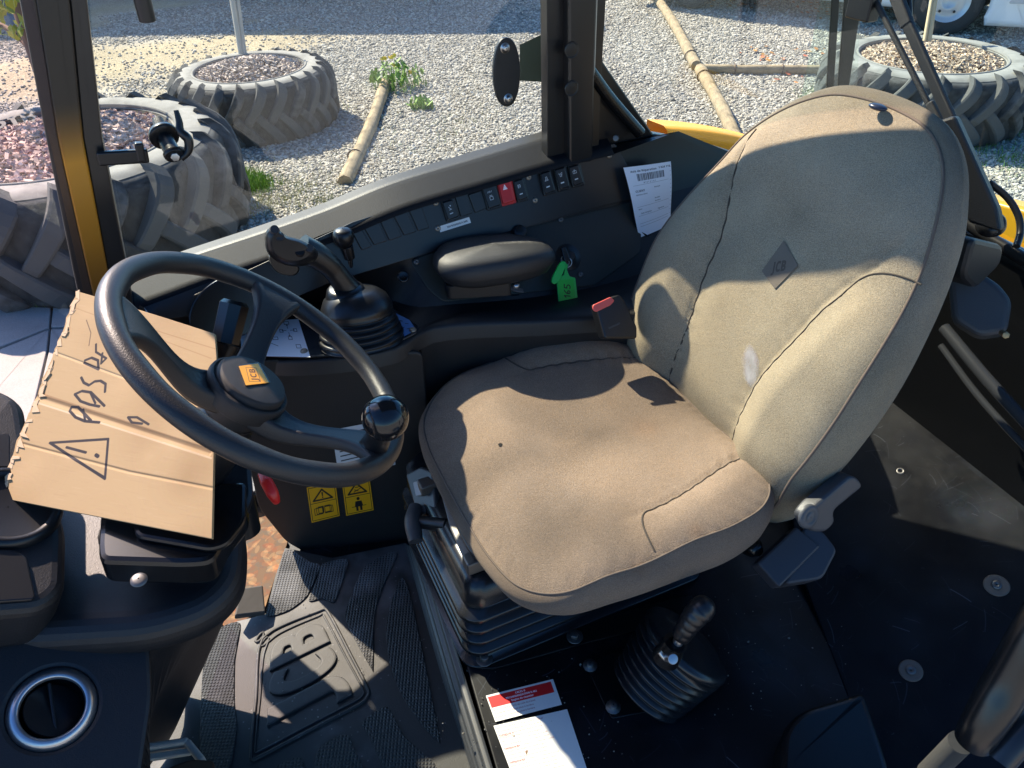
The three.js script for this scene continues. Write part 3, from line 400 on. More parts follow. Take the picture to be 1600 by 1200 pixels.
{ // yellow rear mudguard outside the quarter window
  const t = thing('mudguard', 'bright yellow rear mudguard curving up behind the quarter window', 'mudguard', V(1.2, 0.3, -1.9));
  const Z = -1.66, rows = []; for (let i = 0; i <= 16; i++) { const f = i / 16; const px = lerp(1040, 1330, f), py = 203 + 40 * f * f * 1.7 + 6 * f; const a = onZ(px, py, Z); rows.push([a.clone().add(V(0, -0.3, 0.012)), a.clone().add(V(0, -0.02, 0.012)), a.clone().add(V(0, 0, 0.008)), a.clone().add(V(0, 0.008, -0.01)), a.clone().add(V(0, 0.002, -0.09)), a.clone().add(V(0, -0.3, -0.1))]); }
  part('shell', loft(rows), mYellow, t);
  const t2 = thing('mudguard', 'orange yellow mudguard edge showing below the wiper at the right edge', 'mudguard', onX(1590, 340, 1.6));
  const rows2 = []; for (let i = 0; i <= 10; i++) { const f = i / 10, a = onX(lerp(1540, 1680, f), lerp(318, 356, f), 1.62), b = onX(lerp(1540, 1680, f), lerp(300, 334, f), 1.75), c = onX(lerp(1540, 1680, f), lerp(420, 460, f), 1.62); rows2.push([c, a, a.clone().add(V(0.02, 0.008, 0)), b]); } part('shell', loft(rows2), mYellow, t2);
}
{ // oval hinge plate and the work light outside
  const P = plane(V(0, 1, -1.545), V(0, 0, 1)); const c = onP(789, 111, P); const t = thing('window_hinge_plate', 'black oval plate with two bolts fixed to the side window', 'hinge plate', c);
  const sh = []; for (let i = 0; i < 36; i++) { const a = i / 36 * 6.283, x = 21 * Math.sign(Math.cos(a)) * Math.pow(Math.abs(Math.cos(a)), 0.85), y = 54 * Math.sin(a); sh.push([789 + x, 111 + y]); }
  part('plate', plate(P, sh, 0.012, { r: 0.004, bevel: 0.004, seg: 3 }), mPlastic, t);
  for (const [x, y] of [[789, 75], [794, 154]]) { const p = onP(x, y, lift(P, 0.012)); part('bolt', [lathe([[0.001, 0.008], [0.0045, 0.008], [0.006, 0.006], [0.006, 0.002], [0.0105, 0.0015], [0.0105, 0]], p, P.n, 16)], mSteel, t); }
  const w = thing('work_light', 'dark green lamp housing outside the window beside the rear post', 'lamp housing', onZ(835, 100, -1.66));
  const q = (x, y, z) => onZ(x, y, z); part('housing', loft([[q(812, 70, -1.63), q(812, 126, -1.63), q(812, 126, -1.72), q(812, 70, -1.72)], [q(846, 54, -1.62), q(846, 128, -1.62), q(846, 128, -1.78), q(846, 54, -1.78)], [q(880, 40, -1.62), q(880, 130, -1.62), q(880, 130, -1.78), q(880, 40, -1.78)]], { closed: true, capA: true, capB: true }).toNonIndexed(), M(C(0.03, 0.045, 0.035), 0.4), w);
  const h = w.children[0].geometry; h.computeVertexNormals();
}
{ // window catch on the front pillar
  const z = -1.43, q = (x, y, dz = 0) => onZ(x, y, z + dz); const t = thing('window_catch', 'black window catch with a curved handle bolted to the front pillar', 'window catch', q(240, 225));
  part('bracket', [bar(q(152, 248), q(232, 243), 0.024, 0.012, V(0, 1, 0)), bar(q(216, 222), q(222, 252), 0.016, 0.014)], mPlasticSmooth, t);
  part('barrel', [cyl(q(254, 210, -0.03), q(272, 242, 0.02), 0.0135, 0.0135, 24), cyl(q(270, 238, 0.018), q(273, 245, 0.026), 0.017, 0.016, 24)], mPlasticSmooth, t);
  part('collar', [lathe([[0.012, -0.006], [0.024, -0.006], [0.025, 0], [0.024, 0.006], [0.012, 0.006]], q(256, 212, -0.025), q(272, 242, 0.02).sub(q(254, 210, -0.03)), 28)], mPlasticSmooth, t);
  part('knob', [cyl(q(246, 186, -0.05), q(253, 205, -0.03), 0.009, 0.012, 20)], mGreyPlastic, t);
  part('handle', tube([q(275, 172, 0.0), q(280, 190, 0.005), q(282, 205, 0.01), q(294, 218, 0.014), q(294, 235, 0.016), q(282, 248, 0.02)], [0.004, 0.006, 0.008, 0.0075, 0.006], { sides: 12 }), mPlasticSmooth, t);
  part('bolt', cyl(q(273, 244, 0.026), q(274, 246, 0.034), 0.008, 0.0075, 6), mSteel, t);
  const t2 = thing('mirror_stem', 'black rod hanging into the top of the side window', 'rod', onZ(226, 10, -1.4));
  part('rod', cyl(onZ(212, -40, -1.4), onZ(231, 34, -1.4), 0.0135, 0.0125, 20), mPlasticSmooth, t2);
}
{ // rear wiper behind the seat
  const X = 1.34, q = (x, y, d = 0) => onX(x, y, X + d); const t = thing('rear_wiper', 'black rear window wiper with twin arms reaching up behind the seat', 'wiper', q(1500, 260));
  part('arm', [bar(q(1415, 30), q(1530, 285), 0.022, 0.012, V(0, 0, 1)), bar(q(1380, -60), q(1418, 40), 0.026, 0.014, V(0, 0, 1))], mPlastic, t);
  part('arm', [bar(q(1352, -30), q(1456, 172), 0.011, 0.01, V(0, 0, 1)), bar(q(1452, 160), q(1492, 236), 0.017, 0.012, V(0, 0, 1))], mPlastic, t);
  part('base', plate(plane(V(X, 1, -0.9), V(-1, 0.25, 0.35), V(0, 0, 1)), [[1470, 190], [1500, 180], [1566, 325], [1572, 360], [1520, 345]], 0.03, { r: 0.008, bevel: 0.005 }), mPlastic, t);
  part('blade_clip', [bar(q(1332, 5), q(1368, 14), 0.05, 0.03, V(0, 1, 0))], mPlasticSmooth, t);
  part('cap', lathe([[0.001, 0.02], [0.018, 0.018], [0.024, 0.01], [0.026, 0]], q(1548, 352), V(-0.5, 0.8, 0.3), 24), mPlasticSmooth, t);
  const h = thing('hose', 'thin black washer hose looping beside the wiper base', 'hose', q(1580, 330)); part('tube', tube([q(1545, 285, 0.02), q(1575, 310, 0.03), q(1592, 340, 0.03), q(1594, 365, 0.02), q(1588, 385)], 0.0065, { sides: 10 }), mPlasticSmooth, h);
  const h2 = thing('hose', 'black washer hose hanging from the top of the rear window frame', 'hose', q(1420, 20)); part('tube', tube([q(1408, -40, 0.02), q(1420, 0, 0.02), q(1421, 30, 0.02), q(1416, 52, 0.02)], 0.005, { sides: 10 }), mPlasticSmooth, h2);
}

const mSill = new THREE.MeshPhysicalMaterial({ color: C(0.012, 0.013, 0.016), specularIntensity: 0.22, side: THREE.DoubleSide, roughness: 0.6, bumpMap: grain, bumpScale: 0.00035 });
// ================================================================ side console
const SW = plane(V(0.5, 0.72, -1.452), V(0, 0.34, 0.94)), CT = plane(V(0.6, 0.6, -1.385), V(0, 0.62, 0.78));
const line = (pts, n) => { const c = new THREE.CatmullRomCurve3(pts, false, 'centripetal'); return c.getSpacedPoints(n); };
const N = 40, sh = (dx, dy, z) => railG.slice(0, 10).map(([x, y]) => onZ(x + dx, y + dy, z));
const wallTop = (p, y) => p.clone().setY(y);
const con = thing('side_console', 'black moulded side console with switch row and control panel under the side window', 'console', V(0.4, 0, -1.4));
{
  const L7 = [onY(250, 600, 0.5), onY(372, 562, 0.535), onY(450, 562, 0.55), onY(535, 556, 0.56), onY(620, 540, 0.56), onY(668, 512, 0.56), onY(720, 505, 0.56), onY(850, 500, 0.55), onY(1000, 490, 0.54), onY(1200, 480, 0.54)];
  const L6 = [onY(250, 540, 0.55), onY(330, 505, 0.552), onY(400, 488, 0.553), onY(520, 470, 0.555), onY(600, 468, 0.558), onP(655, 480, CT), onP(700, 476, CT), onP(820, 466, CT), onP(930, 448, CT), onP(1010, 425, CT), onP(1200, 380, CT)];
  const L5 = [onP(240, 500, SW), onP(320, 490, SW), onP(430, 462, SW), onP(520, 432, SW), onP(640, 404, SW), onP(800, 362, SW), onP(1000, 312, SW), onP(1200, 262, SW)];
  const L4 = [onP(225, 480, SW), onP(330, 440, SW), onP(430, 398, SW), onP(540, 352, SW), onP(640, 320, SW), onP(800, 270, SW), onP(958, 226, SW), onP(1060, 205, SW)];
  const top = [sh(0, 0, ZG), sh(9, 11, -1.534), sh(12, 16, -1.522), sh(24, 40, -1.462), sh(27, 48, -1.446), sh(30, 56, -1.444)];
  const A = top.map((l) => line(l, N)), B = [L4, L5].map((l) => line(l, N)), D = [L6].map((l) => line(l, N)), E7 = line(L7, N);
  part('sill_trim', loft([A[0].map((p) => p.clone().add(V(0, -0.04, 0.001))), A[0].map((p) => p.clone().add(V(0, 0, 0.001))), A[1]]), mPlastic, con);
  part('sill', loft([A[1].map((p) => p.clone().add(V(0, -0.004, 0))), A[1], A[2], A[3], A[4], A[5]]), mSill, con);
  part('switch_panel', loft([A[5].map((p) => p.clone().add(V(0, 0, -0.004))), B[0], B[1]]), mPlasticSmooth, con);
  part('control_fascia', loft([B[1], D[0]]), mPlastic, con);
  const s1 = E7.map((p, i) => D[0][i].clone().lerp(p, 0.5).add(V(0, 0.002 * sst(0.36, 0.45, p.x), 0))), s2 = E7.map((p, i) => D[0][i].clone().lerp(p, 0.82).add(V(0, 0.014 * sst(0.36, 0.45, p.x), 0))), s3 = E7.map((p) => p.clone().add(V(0, 0.006, 0.006)));
  const low = E7.map((p) => p.clone().add(V(0, -0.03, 0.016))), low2 = E7.map((p) => p.clone().add(V(0.005, -0.3, 0.012))), foot = E7.map((p, i) => p.clone().add(V(0.0, -0.58, 0.02 - 0.00 * i)));
  part('shoulder', loft([D[0], s1, s2, s3, E7.map((p) => p.clone().add(V(0, -0.004, 0.011))), low]), mPlastic, con);
  const iw = E7.findIndex((p) => p.x > 0.33); part('side_wall', loft([low, low2, foot].map((r) => r.slice(iw))), mPlastic, con);
  part('front_end', loft([[A[0][0], A[3][0], B[0][0], D[0][0], E7[0]], [onZ(186, 500, -1.5), onZ(196, 520, -1.45), onZ(205, 540, -1.42), onZ(212, 600, -1.36), onZ(220, 640, -1.3)]]), mPlastic, con);
  // dark recess under the switch row at the front
  part('recess', plate(lift(SW, 0.006), [[300, 470], [330, 440], [372, 424], [420, 440], [425, 480], [390, 525], [315, 530], [292, 505]], 0.006, { r: 0.03, bevel: 0.003 }), mGloss, con);
}
// switch row
const SP = lift(SW, 0.005);
part('switch_plate', plate(SP, [[300, 462], [548, 348], [640, 318], [960, 224], [1005, 305], [660, 398], [520, 440], [330, 520]], 0.003, { r: 0.006, bevel: 0.001 }), mPlasticSmooth, con);
const S2 = lift(SP, 0.003);
const sw = (x0, y0, x1, y1, h, skew = 0.3) => [[x0, y0], [x1, y0 - (x1 - x0) * skew], [x1 + h * 0.25, y1 - (x1 - x0) * skew], [x0 + h * 0.25, y1]];
// blank cover plates
for (const q of [[[547, 358], [562, 353], [581, 385], [565, 391]], [[566, 352], [590, 343], [605, 376], [584, 383]], [[592, 342], [611, 335], [628, 369], [608, 376]], [[613, 334], [634, 326], [650, 362], [631, 368]], [[637, 325], [657, 318], [670, 356], [653, 361]], [[710, 306], [728, 300], [738, 333], [720, 339]], [[731, 304], [752, 297], [760, 325], [742, 333]]]) part('blank_plate', plate(S2, q, 0.004, { r: 0.003, bevel: 0.0015 }), mPlasticSmooth, con);
// rocker switches with printed symbols
const symTex = (bg, draw) => canvasTex(128, 192, (g, w, h) => { g.fillStyle = bg; g.fillRect(0, 0, w, h); g.strokeStyle = g.fillStyle = '#d8dadb'; g.lineWidth = 6; g.lineCap = 'round'; draw(g); });
const syms = {
  lever: (g) => { g.beginPath(); g.moveTo(52, 60); g.lineTo(78, 96); g.moveTo(88, 96); g.lineTo(52, 100); g.stroke(); g.beginPath(); g.arc(84, 52, 9, 0, 7); g.fill(); g.fillRect(40, 140, 50, 11); },
  aux: (g) => { g.lineWidth = 5; g.beginPath(); g.moveTo(38, 50); g.lineTo(50, 34); g.moveTo(56, 50); g.lineTo(68, 34); g.moveTo(76, 50); g.lineTo(90, 36); g.moveTo(50, 84); g.lineTo(80, 84); g.stroke(); g.strokeRect(46, 96, 40, 34); },
  hazard: (g) => { g.strokeStyle = '#fff'; g.lineWidth = 7; g.beginPath(); g.moveTo(64, 34); g.lineTo(88, 76); g.lineTo(40, 76); g.closePath(); g.stroke(); g.beginPath(); g.moveTo(64, 52); g.lineTo(72, 68); g.lineTo(56, 68); g.closePath(); g.stroke(); },
  beam: (g) => { g.lineWidth = 5; g.beginPath(); g.arc(72, 56, 16, -1.6, 1.6); g.lineTo(70, 40); g.stroke(); for (let k = 0; k < 3; k++) { g.beginPath(); g.moveTo(58, 44 + k * 12); g.lineTo(40, 48 + k * 12); g.stroke(); } g.beginPath(); g.moveTo(52, 36); g.lineTo(52, 80); g.stroke(); g.fillRect(38, 142, 54, 12); },
  work: (g) => { g.lineWidth = 5; g.strokeRect(58, 40, 26, 22); g.beginPath(); g.moveTo(58, 62); g.lineTo(40, 78); g.lineTo(94, 78); g.moveTo(84, 62); g.lineTo(92, 78); g.stroke(); g.fillRect(36, 140, 56, 13); },
  rear: (g) => { g.lineWidth = 5; g.strokeRect(52, 46, 18, 30); g.beginPath(); g.moveTo(36, 40); g.lineTo(46, 46); g.moveTo(80, 36); g.lineTo(80, 76); g.moveTo(80, 36); g.lineTo(96, 36); g.moveTo(80, 54); g.lineTo(94, 54); g.stroke(); g.fillRect(36, 140, 56, 13); },
  wipe: (g) => { g.lineWidth = 5; g.strokeRect(40, 46, 54, 28); g.beginPath(); g.moveTo(67, 74); g.lineTo(67, 36); g.moveTo(58, 36); g.lineTo(76, 36); g.stroke(); g.fillRect(36, 138, 56, 13); },
};
for (const [q, sy, lab] of [
  [[[690, 316], [706, 311], [717, 338], [700, 345]], 'lever', 'switch with a lever symbol'],
  [[[752, 294], [772, 288], [782, 320], [763, 327]], 'aux', 'switch with an open lamp window'],
  [[[776, 283], [796, 278], [804, 314], [785, 320]], 'hazard', 'red hazard warning switch with white triangle'],
  [[[801, 283], [815, 278], [824, 309], [810, 314]], 'beam', 'switch with fog lamp symbol'],
  [[[843, 271], [857, 266], [867, 298], [851, 304]], 'work', 'switch with work lamp symbol'],
  [[[865, 265], [881, 260], [889, 292], [874, 297]], 'rear', 'switch with rear lamp symbol'],
  [[[887, 261], [902, 256], [911, 286], [896, 291]], 'wipe', 'switch with wiper symbol']]) {
  const red = sy === 'hazard', o = part('rocker_switch', [plate(S2, q.map(([x, y], i) => [x + (i === 0 || i === 3 ? -2 : 2), y + (i < 2 ? -3 : 3)]), 0.006, { r: 0.005, bevel: 0.002 }), plate(lift(S2, 0.006), q, 0.007, { r: 0.005, bevel: 0.003 })], red ? mRed : mPlasticSmooth, con, lab);
  const ins = q.map(([x, y], i) => { const cx = (q[0][0] + q[2][0]) / 2, cy = (q[0][1] + q[2][1]) / 2; return [cx + (x - cx) * 0.78, cy + (y - cy) * 0.82]; });
  part('symbol', decal(lift(S2, 0.0134), ins), M(0xffffff, 0.35, { map: symTex(red ? '#c81010' : '#111316', syms[sy]) }), o);
}
for (const [x, y] of [[681, 317], [684, 357], [826, 277], [836, 313], [952, 243]]) part('screw', lathe([[0.001, 0.002], [0.0022, 0.0035], [0.005, 0.003], [0.0065, 0.001], [0.0065, 0]], onP(x, y, S2), S2.n, 16), M(C(0.32, 0.27, 0.22), 0.45, { metalness: 0.8 }), con);
part('label', decal(lift(S2, 0.0006), [[685, 354], [733, 339], [736, 348], [688, 363]]), M(0xffffff, 0.5, { map: canvasTex(256, 56, (g, w, h) => { g.fillStyle = '#eceae6'; g.fillRect(0, 0, w, h); g.fillStyle = '#222'; g.font = 'bold 24px sans-serif'; g.fillText('30/926050/LME', 62, 38); }) }), con, 'white printed label strip');
// control panel with ignition lock
const C2 = lift(CT, 0.002);
part('control_panel', plate(C2, [[640, 408], [700, 386], [1002, 312], [1000, 395], [930, 446], [692, 472], [668, 452]], 0.004, { r: 0.012, bevel: 0.0015 }), M(C(0.02, 0.022, 0.018), 0.42, { bumpMap: grain, bumpScale: 0.0002 }), con);
const C3 = lift(C2, 0.004);
for (const [x, y] of [[651, 409], [876, 343], [907, 429]]) part('screw', lathe([[0.001, 0.002], [0.0022, 0.0035], [0.005, 0.003], [0.0065, 0.001], [0.0065, 0]], onP(x, y, C3), C3.n, 16), mSteelDull, con);
part('ignition_lock', [lathe([[0.001, 0.012], [0.012, 0.012], [0.014, 0.01], [0.014, 0.003], [0.03, 0.002], [0.031, 0]], onP(888, 402, C3), C3.n, 32)], mPlasticSmooth, con);
part('knob', [lathe([[0.001, 0.02], [0.012, 0.02], [0.015, 0.016], [0.016, 0]], onP(810, 365, C3), C3.n, 24)], mPlasticSmooth, con);
part('plug_hole', lathe([[0.001, 0.001], [0.007, 0.001], [0.009, 0.003], [0.012, 0.002], [0.013, 0]], onP(630, 432, C2), C2.n, 24), mGloss, con);
// document pocket and receipt
part('pocket_hole', plate(lift(C2, 0.0045), [[983, 318], [1010, 300], [1030, 350], [1012, 372], [990, 352]], 0.002, { r: 0.01, bevel: 0.0006 }), mGloss, con);
{
  const P = plane(onZ(1010, 320, -1.4), V(-0.12, 0.3, 1)); const t = thing('receipt', 'white printed receipt slip with barcode tucked upright behind the console', 'paper slip', onP(1010, 310, P));
  const tex = canvasTex(360, 512, (g, w, h) => {
    g.fillStyle = '#eef0f6'; g.fillRect(0, 0, w, h); g.fillStyle = '#24262c'; g.font = 'bold 22px sans-serif'; g.fillText('Avis de Réparation', 40, 44); g.fillText('1 024 116', 255, 40); let x = 80; let s = 5; while (x < 290) { s = (s * 1103515245 + 12345) & 0x7fffffff; const b = 2 + (s >> 9) % 5; g.fillRect(x, 58, b, 52); x += b + 2 + (s >> 13) % 4; }
    g.font = '17px sans-serif'; g.fillText('Nº 4 1 2 1 4 1', 120, 132); g.font = 'bold 22px sans-serif'; g.fillText('CLIENT', 44, 190); g.font = '15px sans-serif'; g.fillText('Adresse client', 44, 214); g.fillText('Marque', 200, 178); g.fillText('Modèle', 196, 262); g.fillText('Numéro', 196, 284); g.fillText('Nom', 44, 320); g.fillText('Date réception', 60, 352); g.fillText('Signature', 220, 350);
    g.strokeStyle = '#777'; g.lineWidth = 1.5; for (const y of [140, 298, 364, 420, 440]) { g.beginPath(); g.moveTo(36, y); g.lineTo(330, y - 4); g.stroke(); } for (let k = 0; k < 12; k++) { g.fillRect(346, 40 + k * 34, 8, 2); }
  });
  const cols = [], q = [[974, 262], [1048, 252], [1049, 350], [1000, 372]]; const rows = 14; // gently curled sheet
  const pos = []; for (let j = 0; j <= rows; j++) { const b = j / rows, a0 = [lerp(q[0][0], q[3][0], b), lerp(q[0][1], q[3][1], b)], a1 = [lerp(q[1][0], q[2][0], b), lerp(q[1][1], q[2][1], b)]; const r = []; for (let i = 0; i <= 8; i++) { const a = i / 8; const p = onP(lerp(a0[0], a1[0], a), lerp(a0[1], a1[1], a), P); p.addScaledVector(P.n, 0.006 * Math.sin(a * 3.1) + 0.004 * Math.sin(b * 5)); r.push(p); } cols.push(r); }
  const g1 = loft(cols), uv = g1.attributes.uv; for (let j = 0; j <= rows; j++) for (let i = 0; i <= 8; i++) uv.setXY(j * 9 + i, i / 8, 1 - j / rows); void pos;
  part('sheet', g1, M(0xffffff, 0.7, { map: tex }), t);
}
// ---- armrest pad on its bracket
{
  const o = onY(772, 402, 0.655), e = onY(868, 396, 0.655).sub(onY(678, 418, 0.655)), L = e.length() / 2; const ux = e.clone().normalize(), uz = V(0, 1, 0).cross(ux).multiplyScalar(-1).normalize();
  const c = onY(773, 406, 0.655); const t = thing('armrest', 'black padded oval armrest standing in front of the side console', 'armrest', c); const W = 0.072;
  const rings = []; const prof = [[0.0, 0.036], [0.3, 0.0357], [0.6, 0.0345], [0.8, 0.0315], [0.92, 0.025], [0.985, 0.014], [1.0, 0.003], [0.995, -0.005], [0.975, -0.007], [0.965, -0.011], [0.91, -0.022], [0.82, -0.028], [0.4, -0.029], [0.01, -0.029]];
  for (const [f, y] of prof) { const r = []; for (let i = 0; i < 64; i++) { const a = i / 64 * 6.2832, ca = Math.cos(a), sa = Math.sin(a); const wx = L * Math.sign(ca) * Math.pow(Math.abs(ca), 0.82), wz = W * (1 - 0.22 * ca) * Math.sign(sa) * Math.pow(Math.abs(sa), 0.82); r.push(c.clone().addScaledVector(ux, wx * f * (y < 0 ? 0.97 : 1)).addScaledVector(uz, wz * f).add(V(0, y - 0.01 * Math.pow(Math.max(0, ca), 2) * f, 0))); } rings.push(r); }
  part('pad', loft(rings, { closed: true }), M(C(0.02, 0.0215, 0.024), 0.5, { bumpMap: grain, bumpScale: 0.0004 }), t);
  part('bracket', [plate(plane(c.clone().add(V(0, -0.06, 0)), V(0, 1, 0)), [[690, 438], [790, 440], [800, 462], [700, 468]], 0.03, { r: 0.01 }), plate(plane(c.clone().add(V(0, -0.1, 0)), V(0, 1, 0)), [[690, 440], [815, 446], [812, 462], [696, 472]], 0.006, { r: 0.004 })], mPlastic, t);
  part('tie_plate', plate(plane(c.clone().add(V(0, -0.035, 0.03)), V(0, 0.8, 0.6)), [[772, 444], [775, 441], [817, 452], [818, 458], [808, 457]], 0.003, { r: 0.002, bevel: 0.001 }), mSteelDull, t);
  part('bolt', lathe([[0.001, 0.008], [0.006, 0.008], [0.008, 0.004], [0.008, 0]], onY(806, 446, 0.61), V(0, 0.8, 0.6), 12), mSteel, t);
}
// ---- keys with green tags
{
  const P = plane(onP(882, 400, lift(C3, 0.03)), V(0.05, 0.5, 0.86)); const t = thing('key_ring', 'ignition key ring with two bright green plastic tags hanging from the lock', 'key ring', onP(880, 400, P));
  part('key', [plate(lift(P, 0.004), [[874, 386], [882, 386], [890, 408], [880, 410]], 0.008, { r: 0.006, bevel: 0.002 }), cyl(onP(888, 402, C3), onP(884, 400, P), 0.004, 0.004)], mGloss, t);
  const rg = (x, y, r, tilt) => orient(new THREE.TorusGeometry(r, 0.0011, 8, 40).rotateX(Math.PI / 2), onP(x, y, lift(P, 0.004)), P.n.clone().addScaledVector(P.u, tilt));
  part('ring', [rg(883, 408, 0.0125, 0.4), rg(886, 410, 0.0105, -0.5)], mSteel, t);
  const mG = new THREE.MeshPhysicalMaterial({ color: C(0.02, 0.5, 0.09), roughness: 0.3, side: THREE.DoubleSide });
  part('tag', plate(lift(P, 0.012), [[876, 408], [882, 409], [883, 415], [872, 440], [865, 445], [860, 441], [861, 433], [872, 412]], 0.007, { r: 0.005, bevel: 0.002 }), mG, t);
  const tg = part('tag', plate(lift(P, 0.004), [[881, 410], [887, 414], [885, 422], [889, 432], [898, 434], [903, 476], [896, 481], [878, 478], [872, 475], [869, 436], [874, 432], [880, 430], [882, 421], [878, 414]], 0.0035, { r: 0.003, bevel: 0.001 }), mG, t);
  part('number', decal(lift(P, 0.0079), [[871, 438], [896, 436], [900, 476], [874, 474]]), M(0xffffff, 0.4, { map: canvasTex(128, 192, (g, w, h) => { g.fillStyle = '#12b83e'; g.fillRect(0, 0, w, h); g.save(); g.translate(92, 150); g.rotate(-Math.PI / 2 + 0.08); g.strokeStyle = '#0b2a14'; g.lineWidth = 8; g.lineCap = 'round'; g.lineJoin = 'round'; g.beginPath(); g.moveTo(8, -38); g.lineTo(20, -50); g.lineTo(20, -6); g.moveTo(62, -50); g.quadraticCurveTo(34, -34, 40, -12); g.quadraticCurveTo(52, 2, 62, -14); g.quadraticCurveTo(58, -30, 42, -20); g.moveTo(110, -50); g.lineTo(84, -50); g.lineTo(82, -30); g.quadraticCurveTo(108, -32, 106, -14); g.quadraticCurveTo(98, 0, 80, -6); g.stroke(); g.restore(); g.fillStyle = '#062'; g.beginPath(); g.arc(70, 180, 8, 0, 7); g.fill(); }) }), tg);
}
// ---- belt buckle
{
  const P = plane(onZ(948, 490, -1.165), V(0.0, 0.55, 0.83)); const t = thing('belt_buckle', 'black seat belt buckle with a red release button beside the seat', 'belt buckle', onP(950, 500, P));
  part('body', plate(P, [[921, 478], [958, 462], [966, 472], [985, 512], [985, 530], [935, 530]], 0.03, { r: 0.006, bevel: 0.004 }), mPlasticSmooth, t);
  part('button', plate(lift(P, 0.03), [[925, 477], [953, 464], [959, 470], [953, 477], [930, 488], [925, 484]], 0.005, { r: 0.004, bevel: 0.0015 }), M(C(0.75, 0.12, 0.1), 0.35), t);
  part('slot', plate(lift(P, 0.03), [[950, 512], [968, 503], [969, 506], [952, 514]], 0.001, { r: 0.001, bevel: 0.0003 }), mGreyPlastic, t);
}
